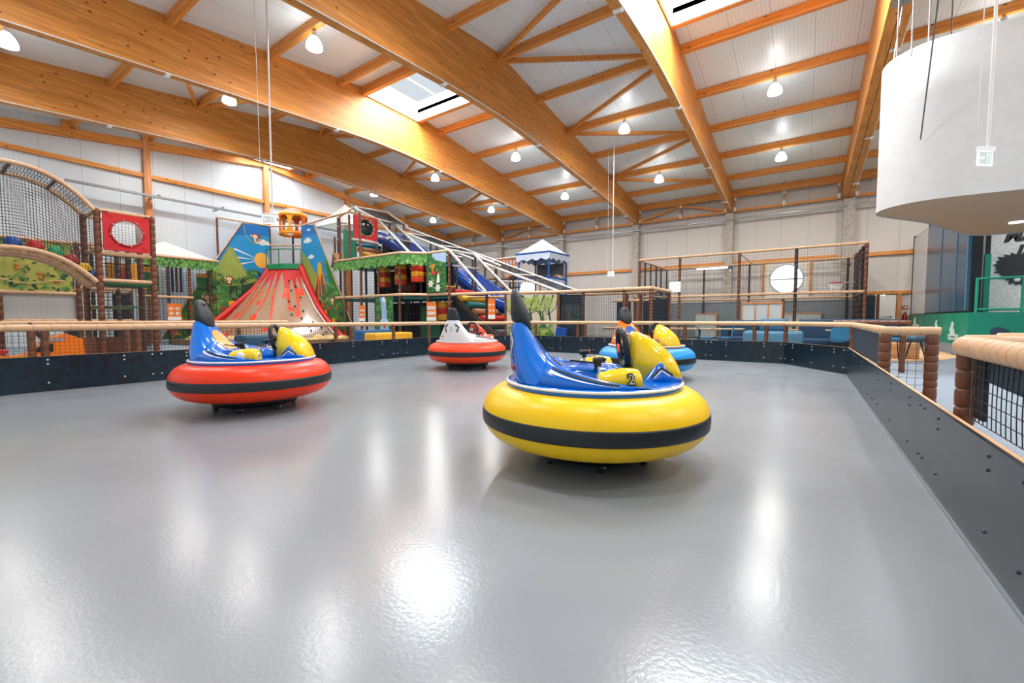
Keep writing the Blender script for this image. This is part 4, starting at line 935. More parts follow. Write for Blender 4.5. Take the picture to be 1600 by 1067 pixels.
# slide surface
def top_pt(q): a = R(180-62+0) ; return (-22.1+ (1.72)*q, 10.72+.78*q - .22*sin(pi*q), 3.52)
def bot_pt(q):
    x0, y0, x1, y1 = -22.1, 7.35, -17.0, 11.5; bx, by = -18.3, 7.9
    return ((1-q)**2*x0+2*q*(1-q)*bx+q*q*x1, (1-q)**2*y0+2*q*(1-q)*by+q*q*y1, .22)
def surf(q, s_):
    a, b = top_pt(q), bot_pt(q); h = (1-s_)**1.47
    return (a[0]+(b[0]-a[0])*s_, a[1]+(b[1]-a[1])*s_, b[2]+(a[2]-b[2])*h)
NU, NV = 84, 50; c = MB()
def lava(q, s_):
    if s_ < .06+.03*sin(q*40): return True
    for q0, w0, L, dr in ((.03,.03,.95,.0),(.12,.025,.6,.02),(.22,.03,.9,.0),(.30,.02,.42,.05),(.38,.035,.62,-.02),(.50,.028,.8,.02),(.63,.03,.35,0),(.70,.045,.5,.03),(.80,.04,.58,-.03),(.87,.03,.3,.0)):
        if s_ < L:
            c_ = q0 + dr*s_ + .018*sin(s_*9+q0*30); wd = w0*(1.25-s_/L)*.62 + (.05 if s_ < .16 else 0)*(1-s_/.16) + (.02 if L-s_ < .07 else 0)
            if abs(q-c_) < wd: return True
    return False
vs = [surf(i/NU, j/NV) for j in range(NV+1) for i in range(NU+1)]
fs = []; 
for j in range(NV):
    for i in range(NU):
        f = (j*(NU+1)+i, (j+1)*(NU+1)+i, (j+1)*(NU+1)+i+1, j*(NU+1)+i+1); lv = lava((i+.5)/NU, (j+.5)/NV)
        fs.append((f, (1 if j/NV < .22 else 2) if lv else 0))
n0 = len(c.v); c.v += vs
for f, mi in fs: c.f.append(f); c.mi.append(mi); c.sm.append(True)
t.p('slide_surface', c, [M('#a58468', .22, spec=.6, coat=.6, name='tan_slide'), M('#c8201c', .25, coat=.5, name='dark_lava'), M('#e8401e', .25, coat=.5, name='lava')])
for nm, pts in (('side_bolster', [(XL+.12,u,v) for u, v in bol_l]), ('side_bolster', [(u,YR-.12,v) for u, v in bol_r])):
    c = MB(); c.tube(pts, .13, 12); t.p(nm, c, M('#cf1f1c', .4, name='red_vinyl_bolster'))
c = MB(); c.tube([(u+.0,YR-.32,v-.02) for u, v in bol_r[1:]], .03, 8); t.p('white_edge', c, WHITE)
gr = [(.72,.14),(.80,.2),(.74,.25),(.84,.33),(.70,.38),(.76,.44),(.83,.5),(.72,.55),(.80,.6),(.88,.66),(.84,.72),(.92,.75),(.84,.8),(.93,.84),(.90,.9)]
for q, s_ in gr: p = surf(q, s_); c = MB(); c.sphere((p[0]+.02,p[1]-.03,p[2]+.03), .045, n=8, m=6); t.p('climbing_hold', c, M('#1c2a38', .4))
# platform and green rail
tp = [top_pt(k/8) for k in range(9)]
c = MB(); poly = [(x+.05,y-.06) for x, y, _ in tp]+[(-20.4,11.55),(-22.15,11.55)]
c.prism([(x,y,3.50) for x, y in poly], (0,0,.26)); t.p('platform', c, M('#14915a', .4, name='green_foam'))
c = MB()
for i in range(8): c.tube([(tp[i][0]+.08,tp[i][1]-.08,4.45),(tp[i+1][0]+.08,tp[i+1][1]-.08,4.45)], .028, 8)
for i in (0, 4, 8): c.tube([(tp[i][0]+.08,tp[i][1]-.08,3.6),(tp[i][0]+.08,tp[i][1]-.08,4.45)], .022, 8)
t.p('guard_rail', c, M('#1a7a52', .4))
c = MB()
for i in range(1,16):
    p, q = tp[i//2], tp[min(8,(i+1)//2)]; x, y = (p[0]+q[0])/2+.08, (p[1]+q[1])/2-.08; c.beam((x,y,3.7),(x,y,4.44),.008,.008)
t.p('guard_bars', c, M('#cfe0e6', .4))
# frame around
for x, y, z0, z1 in ((-22.25,8.62,3.6,5.68),(-22.25,10.95,3.6,5.6),(-20.5,11.68,3.6,5.6),(-21.6,12.9,3.6,5.3),(-20.2,13.2,3.6,5.3)): post(t, x, y, z0, z1, .05)
rail(t, (-22.22,8.6,5.68), (-22.2,10.95,5.7), .045); rail(t, (-22.2,10.95,5.68), (-20.5,11.65,5.64), .045); rail(t, (-20.5,11.65,5.64), (-17.9,11.45,5.66), .045)
rail(t, (-22.25,8.6,3.65), (-22.25,9.2,3.65), .045); rail(t, (-22.2,10.95,4.75), (-21.2,12.6,4.85), .04); rail(t, (-21.2,12.6,4.85), (-20.4,11.7,4.75), .04)
# sand-coloured base and curb
c = MB(); pts = [bot_pt(k/12) for k in range(13)]; poly = [(-22.3,6.9)]+[(x+.35*(k>0)*(k<12)*0+ (0.9 if 0<k<12 else .3), y-(.75)) for k, (x, y, _) in enumerate(pts)]+[(-15.9,11.5),(-16.2,11.7),(-22.3,11.7)]
c.prism([(x,y,0) for x, y in poly], (0,0,.2)); t.p('landing_mat', c, M('#7a5a40', .6))
c = MB(); rnd = random.Random(5)
for k in range(70):
    q = rnd.random(); p = bot_pt(q); s_ = rnd.uniform(-.3,.75); x, y = p[0]+s_*.75, p[1]-s_*.6
    c.sphere((x,y,.2), rnd.uniform(.12,.3), rnd.uniform(.12,.3), rnd.uniform(.03,.22) if rnd.random() < .6 else .05, 10, 5, top=1)
t.p('sand_mounds', c, M('#e2c27c', .7, name='sand'))
# yellow climbing mound right of the slide foot
# ---- orange look-out pod -------------------------------------------------------------------
t = T('lookout_pod', 'yellow and orange lookout pod with arched openings above the volcano', 'play pod', (-21.3,12.6,5.5))
pc = (-21.95,12.0); c = MB(); r_ = .66
c.lathe([(r_,0),(r_+.04,.06),(r_,.14)], (*pc,5.35), 32); t.p('lower_ring', c, M('#f0921c', .3)); c = MB(); c.lathe([(r_,0),(r_+.04,.08),(r_-.05,.2),(r_-.4,.24)], (*pc,6.28), 32); t.p('upper_ring', c, M('#f0921c', .3))
for k in range(6):
    a = 2*pi*k/6+.3; rings = []
    for i in range(9):
        z = 5.45+.9*i/8; wd = .10+.28*abs(i/4-1)**2.2
        rings.append([(pc[0]+r_*cos(a+d), pc[1]+r_*sin(a+d), z) for d in (-wd, -wd*.5, 0, wd*.5, wd)]+[(pc[0]+(r_-.06)*cos(a+d), pc[1]+(r_-.06)*sin(a+d), z) for d in (wd, 0, -wd)])
    c = MB(); c.loft(rings); t.p('pod_pillar', c, M('#f0a81c' if k % 2 else '#e8581c', .3))
c = MB(); c.sphere((*pc,6.45), .55, .55, .3, 20, 6, top=1); t.p('clear_dome', c, GLASS)
for dx in (-.45,.45): c = MB(); c.foam((pc[0]+dx,pc[1]+.2,3.5),(pc[0]+dx,pc[1]+.2,5.4), .05, .2, 8); t.p('post', c, DBROWN)
# ================================================================== MAIN PLAY STRUCTURE
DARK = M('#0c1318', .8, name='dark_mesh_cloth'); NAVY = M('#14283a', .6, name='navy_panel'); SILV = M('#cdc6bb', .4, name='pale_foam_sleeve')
t = T('play_structure', 'three-level climbing structure with leaf fringe between volcano and roller stairs', 'climbing frame', (-15,13,0))
# plan points of the front line
F = [(-17.6,11.5),(-15.7,11.5),(-13.2,11.45),(-12.45,12.2),(-11.25,12.15)]
front_posts = [(-16.9,11.5,3.65),(-15.75,11.5,5.6),(-14.6,11.5,3.65),(-13.3,11.5,3.6),(-12.45,12.2,3.65),(-11.25,12.15,3.65)]
for x, y, z in front_posts: post(t, x, y, 0, z, .055)
post(t, -16.45, 12.9, 3.6, 5.62, .055); post(t, -17.2, 11.5, 3.65, 5.6, .05); post(t, -16.5, 11.5, 3.65, 5.6, .05)
for a, b in zip(F, F[1:]):
    rail(t, (*a,3.66), (*b,3.66), .06, seg=.25); rail(t, (*a,2.02), (*b,2.02), .06, seg=.25)
rail(t, (-17.9,11.45,5.66), (-16.45,11.5,5.7), .055); rail(t, (-16.45,11.5,5.7), (-16.45,12.95,5.68), .055); rail(t, (-16.4,11.55,4.55), (-16.4,12.95,4.55), .055, SILV)
rail(t, (-17.6,11.5,.14), (-13.2,11.45,.14), .06); rail(t, (-13.2,11.45,.14), (-11.25,12.15,.14), .06)
# floors
c = MB(); c.prism([(-17.5,11.6,1.86),(-13.2,11.55,1.86),(-12.45,12.3,1.86),(-11.3,12.25,1.86),(-11.3,14,1.86),(-17.5,14,1.86)], (0,0,.08)); t.p('level_floor', c, M('#1f6f6a', .6, name='teal_mat'))
c = MB(); c.prism([(-18.3,11.7,3.46),(-13.4,11.65,3.46),(-12.6,12.5,3.46),(-12.6,14,3.46),(-18.3,14,3.46)], (0,0,.08)); t.p('level_floor', c, M('#1f6f6a', .6, name='teal_mat'))
# dark backs and inner posts
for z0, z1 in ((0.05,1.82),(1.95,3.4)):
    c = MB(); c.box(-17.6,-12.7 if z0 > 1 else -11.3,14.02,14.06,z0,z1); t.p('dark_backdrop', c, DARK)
rnd = random.Random(9)
for x in (-17.0,-16.2,-15.3,-14.4,-13.4,-12.3):
    for y in (12.7, 13.8): post(t, x+rnd.uniform(-.2,.2), y, 0, 3.5, .05, DBROWN, seg=.4, n=6)
for k in range(9):
    x = -17.2+.28*k; c = MB(); c.box(x,x+.05,13.4,13.46,2.0,3.3); t.p('inner_bar', c, BLACK)
for z in (2.5, 2.9, .9, 1.3): rail(t, (-17.4,13.6,z), (-13.6,13.6,z), .035, DBROWN, .4, 6)
net(t, (-13.2,11.45,.15),(-11.25,12.15,.15),(-11.25,12.15,1.95),(-13.2,11.45,1.95), .1, .006); net(t, (-17.4,11.5,.15),(-13.2,11.45,.15),(-13.2,11.45,1.95),(-17.4,11.5,1.95), .11, .006)
net(t, (-17.3,11.5,2.05),(-13.2,11.45,2.05),(-13.2,11.45,3.3),(-17.3,11.5,3.3), .12, .005)
# leaf fringe
c = MB()
for i, (a, b) in enumerate(zip(F[:4], F[1:4])):
    d = (Vector((*b,0))-Vector((*a,0))).normalized(); n = Vector((d.y,-d.x,0)); A0 = Vector((*a,3.6))+n*.05; B0 = Vector((*b,3.6))+n*.05
    c.prism([A0-Vector((0,0,.30)), B0-Vector((0,0,.30)), B0, A0], n*.01, 3); leafstrip(c, A0+n*.02, B0+n*.02, .46, n, int((B0-A0).length*150), 20+i, 4, .13)
t.p('leaf_fringe', c, LEAFM)
# printed banners
def jungle(c, P, w_, h, seed, base=0, n=160, leaf=(1,2,3,4), r=.13):
    rnd = random.Random(seed); A = Art(P); A.c = c; A.poly([(0,0),(w_,0),(w_,h),(0,h)], base)
    for k in range(n):
        u, v = rnd.uniform(r,w_-r), rnd.uniform(r*.4,h-r*1.1); A.palm(u, v, r*rnd.uniform(.5,1), rnd.choice(leaf), 6, rnd.uniform(-1,1))
    return A
JM = [M(x, .5, name='banner_print') for x in ('#2f6b35','#4f8f3d','#79ad4e','#1f4f2e','#2c7040','#e8eef0','#3b87c8','#d03028','#f0a01c','#f4f0ea','#a9c8e8','#b88a5a')]
# flower banner (X -12.4..-11.3 level 2)
ft = T('flower_banner', 'printed banner with parrot flower and white blossoms, upper level', 'banner', (-11.9,12.1,2.1))
o = Vector((-12.4,12.12,2.1)); u = (Vector((-11.3,12.07,2.1))-o).normalized(); nn = Vector((0,-1,0)); Pf = lambda a, b, off: tuple(o+u*a+Vector((0,0,b))+nn*off)
c = MB(); A = jungle(c, Pf, 1.08, 1.5, 4, 0, 150); A.poly([(.35,1.28),(1.08,1.1),(1.08,1.5),(.3,1.5)], 10); A.palm(.3,1.15,.26,1,8,-.6); A.palm(.3,1.22,.22,4,8,-.8)
for a in (-.5,-.2,.1,.35): A.poly([(.33,.78),(.33+.32*sin(a)-.03,.78+.34*cos(a)),(.33+.32*sin(a)+.03,.78+.30*cos(a))], 8)
A.poly([(.2,.72),(.35,.82),(.62,.80),(.4,.68)], 7); A.poly([(.05,1.0),(.3,.8),(.12,.95)], 7)
for x, y in ((.22,.34),(.62,.16)):
    for k in range(6): a = 2*pi*k/6; A.ell(x+.09*cos(a), y+.09*sin(a), .07, .04, 9, 8, a)
    A.ell(x,y,.035,.035,8)
A.poly([(.55,.35),(.62,.75),(.7,.72),(.72,.38)], 9); A.ell(.64,.74,.04,.06,7); ft.p('print', A.c, JM)
# waterfall banner (level 1, X -14.6..-13.4)
ft = T('waterfall_banner', 'printed waterfall banner on the ground level of the climbing structure', 'banner', (-14.2,11.4,.2))
Pw = lambda a, b, off: (-14.72+a, 11.42-off, .15+b)
c = MB(); A = jungle(c, Pw, 1.12, 1.8, 8, 0, 180); A.poly([(.3,1.8),(.62,1.8),(.72,1.3),(.74,.5),(.4,.5),(.42,1.3)], 6)
for k in range(7): A.arcs([(.36+.05*k,1.75),(.46+.04*k,1.2),(.42+.05*k,.6)], .02, 10 if k % 2 else 5)
A.poly([(.35,.9),(.8,.9),(.86,.35),(.3,.35)], 10); A.poly([(.45,1.78),(.6,1.8),(.66,1.6),(.5,1.62)], 5)
for x, y in ((.2,.95),(.25,.72),(.95,.4),(.15,.35)): A.ell(x,y,.06,.06,7)
A.poly([(.5,.55),(.62,.75),(.7,.5)], 7); ft.p('print', A.c, JM)
c = MB(); c.box(-13.25,-12.2,12.6,12.62,.3,1.6); single('flat_panel', c, M('#17694a', .6), 'dark green panel inside the ground level behind the yellow bench', 'flat_panel', (-12.7,12.6,0))  # flat dark green panel inside the ground level, no cloth
# red panel with dome window, top level
pn = T('window_panel', 'red padded panel with round convex mirror window on the top level', 'panel', (-16.35,12.2,4.6))
c = MB(); holed(c, -16.33, 11.62, 12.86, 4.63, 5.6, 12.24, 5.14, .37, .05); pn.p('padding', c, M('#c8151b', .45, name='red_vinyl'))
c = MB(); c.tube([(-16.31,12.24+.38*cos(2*pi*k/28),5.14+.38*sin(2*pi*k/28)) for k in range(28)], .022, 6, closed=True); pn.p('window_ring', c, M('#a98a4a', .4))
for k in range(12): a = 2*pi*k/12; c = MB(); c.sphere((-16.29,12.24+.4*cos(a),5.14+.4*sin(a)), .022, n=6, m=4); pn.p('rivet', c, M('#e8dcb0', .3))
c = MB(); rings = []
for i in range(7): a = pi/2*i/6.2; rings.append([(-16.33+.16*sin(a), 12.24+.36*cos(a)*cos(2*pi*k/24), 5.14+.36*cos(a)*sin(2*pi*k/24)) for k in range(24)])
c.loft(rings, True); pn.p('mirror_dome', c, M('#4a5358', .08, metal=.9, name='dark_mirror'))
c = MB(); c.box(-16.0,-15.95,11.6,11.62,0,0)
# green door panel on top level
c = MB(); c.prism([(-17.7,12.0,3.6),(-16.8,12.0,3.6),(-16.8,12.0,5.0),(-17.7,12.0,5.2)], (0,.04,0)); single('flat_panel', c, M('#15805a', .5), 'bright green hanging panel on the top level beside the red panel', 'flat_panel', (-17.2,12.0,3.6))
c = MB(); c.prism([(-18.7,12.0,3.55),(-18.0,12.0,3.55),(-18.55,12.0,4.2)], (0,.6,0)); single('wedge_ramp', c, M('#b57a48', .5), 'tan wedge ramp on the upper level beside the volcano board', 'ramp', (-18.3,12.3,3.55))
# punch bags
def bag(x, y, zb, zt, w_, label, cols=('#f0b81c','#d4281c','#f0a81c','#e0401c'), grp='yellow and red punch bags'):
    t = T('punch_bag', label, 'punch bag', (x,y,zb), grp); n = len(cols); h = (zt-zb)/n
    for i, cl in enumerate(cols[::-1]):
        c = MB(); c.bevbox(x-w_/2,x+w_/2,y-w_/2,y+w_/2,zb+h*i+.004,zb+h*(i+1)-.004,.03,3); t.p('bag_segment', c, M(cl, .45))
    c = MB(); c.tube([(x,y,zt),(x,y,zt+.25)], .012, 5); t.p('hanging_strap', c, BLACK)
bag(-15.05,12.2,2.42,3.28,.36,'yellow and red striped punch bag, leftmost of the three under the leaf fringe')
bag(-14.05,12.2,2.48,3.35,.36,'yellow and red striped punch bag, middle one of three under the leaf fringe')
bag(-13.05,12.2,2.55,3.42,.37,'yellow and red striped punch bag, rightmost of three under the leaf fringe')
bag(-12.05,12.75,1.0,1.75,.42,'yellow and red striped punch bag on ground level behind the white car', ('#e89a1c','#c8201c','#e8a81c'))
for x, cl, nm in ((-12.55,'#c8201c','red'),(-12.2,'#1f6fc8','blue')):
    c = MB(); c.tube([(x,12.55,2.5),(x,12.55,3.45)], .06, 10); single('hanging_roll', c, M(cl, .5), 'slim %s foam roll hanging on the middle level beside the rollers' % nm, 'foam roll', (x,12.55,2.5), 'slim hanging foam rolls')
c = MB(); c.sphere((-14.4,12.9,2.42), .44, n=18, m=10); single('play_ball', c, M('#5c2a1e', .35), 'large dark red-brown ball on the middle level under the punch bags', 'ball', (-14.4,12.9,1.96))
c = MB(); c.sphere((-14.75,12.65,2.42), .2, n=14, m=8); 
# signs
info_sign(-15.55, 11.38, .95, .32, .68, (.2,-1), 'orange pictogram sign on the ground level right of the volcano board')
info_sign(-11.9, 11.85, .98, .52, .72, (0,-1), 'orange sign with six pictograms on the ground level behind the white car', 6)
info_sign(-9.35, 12.32, 1.05, .26, .74, (.5,-1), 'orange pictogram sign right of the blue slide foot', 4)
# ---- roller stairs -----------------------------------------------------------------------
def roller(p, q, r, col, label, grp): c = MB(); c.foam_path([p, q], r, .5, 14, depth=.06); single('foam_roller', c, M(col, .42), label, 'foam roller', tuple((Vector(p)+Vector(q))/2), grp)
RC = [('#c8201c','red'),('#f0b41c','yellow'),('#1a6f6a','teal'),('#b5794a','tan'),('#d8301c','red'),('#4a5258','grey'),('#5a5f62','grey'),('#c8201c','red')]
rp = ['topmost','second from the top','third from the top','fourth from the top','fifth from the top','sixth from the top','seventh from the top','lowest']
st = T('roller_stair', 'dark sloped frame of the lower roller stair behind the white car', 'stair', (-10,13.2,0))
for yy in (12.42, 14.12):
    c = MB(); c.beam((-11.5,yy,2.1),(-8.7,yy,.05), .05, .16); st.p('side_beam', c, DBROWN)
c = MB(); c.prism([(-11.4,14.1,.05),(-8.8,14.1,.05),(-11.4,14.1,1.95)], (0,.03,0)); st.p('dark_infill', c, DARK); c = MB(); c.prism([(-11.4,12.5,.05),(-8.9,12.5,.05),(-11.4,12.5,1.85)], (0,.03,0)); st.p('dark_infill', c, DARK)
for k, (cl, nm) in enumerate(RC):
    x = -11.4+.34*k; z = 2.12-.262*k; roller((x,12.55,z),(x,14.0,z),.125, cl, '%s foam roller of the lower roller stair, %s' % (nm, rp[k]), 'rollers of the lower stair')
RC2 = [('#d8401c','red'),('#8fb5c8','pale blue'),('#c8201c','red'),('#e8a01c','yellow'),('#c8301c','red'),('#8fb5c8','pale blue'),('#1a6f8a','blue'),('#e8a01c','yellow'),('#c8201c','red')]
st = T('roller_stair', 'dark sloped frame of the middle roller stair under the leaf fringe', 'stair', (-12.8,13.3,2))
for yy in (12.72, 13.92):
    c = MB(); c.beam((-14.9,yy,3.55),(-11.9,yy,2.05), .05, .14); st.p('side_beam', c, DBROWN)
for k, (cl, nm) in enumerate(RC2):
    x = -14.6+.3*k; z = 3.5-.155*k; roller((x,12.8,z),(x,13.85,z),.06, cl, '%s slim roller of the middle roller stair, number %s from its top' % (nm, ['one','two','three','four','five','six','seven','eight','nine'][k]), 'rollers of the middle stair')
RC3 = [('#c8201c','red'),('#1a7fa0','blue'),('#b5794a','tan'),('#f0b41c','yellow'),('#d8301c','red')]
for k, (cl, nm) in enumerate(RC3):
    x = -18.7+.3*k; z = 5.0-.27*k; roller((x,13.0,z),(x+.05,14.6,z),.13, cl, '%s roller on the top level left of the green panel, %s' % (nm, rp[k]), 'rollers of the top stair')
# ---- long blue slide ---------------------------------------------------------------------
sl = T('wave_slide', 'long blue wave slide running down behind the roller stairs', 'slide', (-8.2,14.9,0))
prof = []
for k in range(41):
    q = k/40; x = -18.3+10.6*q; z = 5.05-4.75*q+.13*sin(q*pi*5); prof.append((x, max(z,.3)))
rings = []
for x, z in prof: rings.append([(x,14.22,z+.5),(x,14.28,z+.5),(x,14.34,z+.05),(x,14.9,z),(x,15.5,z+.05),(x,15.56,z+.55),(x,15.62,z+.55),(x,15.62,z-.08),(x,14.22,z-.08)])
c = MB(); c.loft(rings[::-1]); sl.p('slide_trough', c, M('#0a3f9a', .22, coat=.6, name='blue_slide'))
c = MB(); c.tube([(x,14.25,z+.5) for x, z in prof], .05, 8); sl.p('slide_edge', c, M('#1560c0', .25, coat=.5)); c = MB(); c.tube([(x,15.59,z+.55) for x, z in prof], .05, 8); sl.p('slide_edge', c, M('#1560c0', .25, coat=.5))
for k in range(5):
    x = -17.5+2.1*k; z = 5.05-4.75*(x+18.3)/10.6; c = MB(); c.foam((x,14.1,0),(x,14.1,z+.2), .05, .3, 6); sl.p('post', c, DBROWN)
# net roof over the slide
t = T('net_roof', 'sloping net roof with white padded rails above the blue slide', 'net roof', (-12,14.8,2))
A0, A1 = (-18.3,15.75,6.15), (-7.5,15.75,2.15); B0, B1 = (-15.85,14.05,5.15), (-7.5,14.05,2.05)
rail(t, A0, A1, .05, SILV, .3); rail(t, B0, B1, .055, SILV, .3)
net(t, B0, B1, A1, (-15.85,15.75,5.25), .1, .009)
for q in (0,.25,.5,.75): 
    p = Vector(B0).lerp(Vector(B1),q); c = MB(); c.foam((p.x,14.05,.2),(p.x,14.05,p.z), .045, .25, 6); t.p('post', c, DBROWN)
    c = MB(); c.foam((p.x,15.75,.2),(p.x,15.75,p.z+.05), .045, .25, 6); t.p('post', c, DBROWN); rail(t, (p.x,14.05,p.z), (p.x,15.75,p.z+.08), .04, SILV)
for z in (2.3, 2.9): rail(t, (-13.5,15.9,z), (-8.6,15.9,z-.3), .035, SILV)
# steep stair covers
t = T('stair_cover', 'steep padded rails covering the upper roller stair beside the red mirror panel', 'net frame', (-14.5,12.9,4))
for y, z in ((12.95,5.68),(14.05,5.68)):
    x0 = -16.45 if y < 13 else -16.6; rail(t, (x0,y,z), (-13.35 if y < 13 else -13.5,y-.8 if y < 13 else y-.6,3.7), .055, SILV)
post(t, -15.9, 14.05, 3.6, 5.6, .05, DBROWN); rail(t, (-16.45,12.95,5.68), (-16.6,14.05,5.68), .05, SILV); rail(t, (-16.6,14.05,5.68), (-15.85,14.05,5.2), .05, SILV)
net(t, (-16.45,12.95,5.65),(-13.35,12.15,3.7),(-13.5,13.45,3.7),(-16.6,14.05,5.65), .12, .008)
rail(t, (-16.4,13.5,4.9), (-14.6,13.5,4.5), .04, SILV); rail(t, (-12.4,12.2,3.66), (-12.2,14.0,3.7), .04, SILV)
t = T('stair_cover', 'steep padded rails covering the lower roller stair behind the white car', 'net frame', (-10.5,12.6,2))
rail(t, (-11.25,12.15,3.68), (-9.75,12.5,2.05), .055, SILV); rail(t, (-11.2,13.6,3.68), (-9.5,13.9,2.05), .055, SILV); rail(t, (-11.25,12.15,3.68), (-11.2,13.6,3.68), .05, SILV); rail(t, (-11.2,13.6,3.68), (-10.2,14.05,3.2), .05, SILV)
rail(t, (-11.2,12.3,3.1), (-11.1,13.8,3.1), .045, SILV); net(t, (-11.25,12.15,3.66),(-9.75,12.5,2.05),(-9.5,13.9,2.05),(-11.2,13.6,3.66), .12, .008); post(t, -11.15, 13.6, 2.0, 3.6, .05, DBROWN)
net(t, (-11.25,12.2,2.05),(-9.7,12.5,2.05),(-11.2,12.2,3.6),(-11.25,12.2,3.6), .1, .006)
# top level frame behind volcano
t = T('net_tower', 'tall netted pole frame with white net roof behind the volcano', 'net frame', (-18.5,14,3.6))
for x, y, z in ((-20.2,13.4,6.35),(-19.9,14.6,6.2),(-19.0,13.6,6.55),(-17.6,14.6,6.35),(-18.5,15.8,6.2)): post(t, x, y, 3.6, z, .05, DBROWN)
rail(t, (-20.2,13.4,6.3), (-19.0,13.6,6.75), .05); rail(t, (-19.0,13.6,6.75), (-17.6,14.6,6.45), .05, SILV); rail(t, (-19.0,13.6,6.7), (-16.6,13.3,5.65), .05, SILV); rail(t, (-17.6,14.6,6.4), (-15.9,14.3,5.5), .05, SILV)
for z in (5.9, 5.2): rail(t, (-20.2,13.4,z), (-19.0,13.6,z), .04, SILV); rail(t, (-19.0,13.6,z), (-17.0,14.2,z-.1), .04, SILV)
net(t, (-19.0,13.6,6.7),(-16.6,13.3,5.65),(-15.9,14.3,5.5),(-17.6,14.6,6.4), .1, .008)
net(t, (-20.2,13.4,3.7),(-19.0,13.6,3.7),(-19.0,13.6,6.4),(-20.2,13.4,6.3), .16, .008)
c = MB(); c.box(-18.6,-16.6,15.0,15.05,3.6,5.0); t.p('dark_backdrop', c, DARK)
t = T('peaked_canopy', 'sheer white peaked canopy behind the top of the net tower', 'canopy', (-19.5,17,5))
c = MB(); q = [(-23.1,13.9),(-20.8,13.9),(-20.6,16.2),(-23.1,16.2)]; top = (-21.9,15.0,7.6)
for i in range(4): c.add([(*q[i],6.3),(*q[(i+1)%4],6.3),top], [(0,1,2)])
t.p('cloth', c, M('#f2f1ec', .7, alpha=.62, name='sheer_white_cloth'))
for p in q: c = MB(); c.foam((*p,0),(*p,6.3), .05, .4, 6); t.p('post', c, DBROWN)
# ---- low gallery with jungle murals -------------------------------------------------------
t = T('netted_gallery', 'low netted play gallery with brown posts behind the far arena side', 'climbing frame', (-6,14,0))
G = [(-11.25,12.2),(-9.2,12.5),(-8.4,12.9),(-7.15,13.3),(-3.9,13.2),(-3.85,15.2)]
for a, b in zip(G, G[1:]): rail(t, (*a,2.0), (*b,2.0), .06, seg=.22)
rail(t, (-7.15,14.2,1.93), (-4.0,14.15,1.93), .045); rail(t, (-11.2,12.9,1.9), (-9.0,13.2,1.9), .045)
for x, y in ((-9.75,12.55),(-8.95,12.65),(-7.15,13.3),(-6.2,13.28),(-4.75,13.22),(-3.9,13.2),(-3.87,15.2),(-4.1,13.9),(-4.75,14.9),(-5.0,14.2)): post(t, x, y, 0, 2.0, .058, DBROWN if (x, y) in ((-9.75,12.55),(-6.2,13.28)) else BROWN, seg=.1)
net(t, (-6.2,13.28,.1),(-3.9,13.2,.1),(-3.9,13.2,1.95),(-6.2,13.28,1.95), .06, .008); net(t, (-3.9,13.2,.1),(-3.87,15.2,.1),(-3.87,15.2,1.95),(-3.9,13.2,1.95), .07, .009)
net(t, (-7.15,13.3,1.98),(-3.9,13.2,1.98),(-3.87,15.2,1.98),(-7.15,15.2,1.98), .1, .007)
net(t, (-11.2,12.25,.1),(-9.2,12.5,.1),(-9.2,12.5,1.95),(-11.2,12.25,1.95), .1, .005)
c = MB(); c.box(-4.5,-3.95,15.3,15.34,.1,1.75); t.p('navy_panel', c, NAVY)
for (x0,x1,y) in ((-4.35,-4.3,14.9),):
    c = MB(); c.box(-6.05,-5.5,16.0,16.05,.1,1.8); t.p('dark_panel', c, M('#22303c', .6)); c = MB(); c.box(-5.35,-5.25,15.9,16.0,.1,1.85); t.p('brown_panel', c, BROWN); c = MB(); c.box(-4.95,-4.4,15.8,15.85,.1,1.85); t.p('dark_panel', c, M('#14202a', .6))
rail(t, (-6.2,15.0,.72), (-4.9,14.9,.72), .05); rail(t, (-6.2,14.6,.3), (-4.2,14.5,.3), .05); rail(t, (-6.2,15.9,1.75), (-4.5,15.8,1.75), .05)
ft = T('jungle_mural', 'bright tan and green jungle mural of vines and ferns behind the arena', 'mural', (-8,12.9,0))
a, b = Vector((-8.95,12.62,.05)), Vector((-7.2,13.27,.05)); u = (b-a).normalized(); nn = Vector((u.y,-u.x,0)); Lm = (b-a).length
Pm = lambda x, z, off: tuple(a+u*x+Vector((0,0,z))+nn*off)
c = MB(); c.prism([a,b,b+Vector((0,0,1.88)),a+Vector((0,0,1.88))], -nn*.03, 0); A = Art(Pm); A.c = c; rnd = random.Random(6)
A.poly([(0,0),(Lm,0),(Lm,1.88),(0,1.88)], 0)
for k in range(9): A.arcs([(rnd.uniform(.1,Lm-.1),1.85)]+[(rnd.uniform(.1,Lm-.1),1.4-.5*j*rnd.random()) for j in range(2)], .02, 3)
for x0 in (.25,.95,1.3,1.62):
    A.arcs([(x0,.35),(x0+.03,.9),(x0-.05,1.35),(x0+.12,1.85)], .055, 4); A.arcs([(x0,1.1),(x0-.18,1.35),(x0-.25,1.75)], .025, 4); A.arcs([(x0,1.2),(x0+.2,1.4),(x0+.28,1.8)], .025, 4)
for k in range(220):
    x = rnd.uniform(.08,Lm-.08); z = rnd.uniform(1.35,1.78); A.palm(x, z, rnd.uniform(.04,.08), rnd.choice([1,2,2]), 5, rnd.uniform(-3,3)) if z+.09 < 1.88 else None
for k in range(260):
    x = rnd.uniform(.15,Lm-.15); z = .02+.75*rnd.random()**1.4; A.palm(x, z, rnd.uniform(.07,.14), rnd.choice([1,3,5,2,5]), 7, rnd.uniform(-.3,.3))
for x0 in (.62,1.38):
    for k in range(6): A.poly([(x0-.13+.02*k,.7+.09*k),(x0+.13-.02*k,.7+.09*k),(x0,.86+.09*k)], 5)
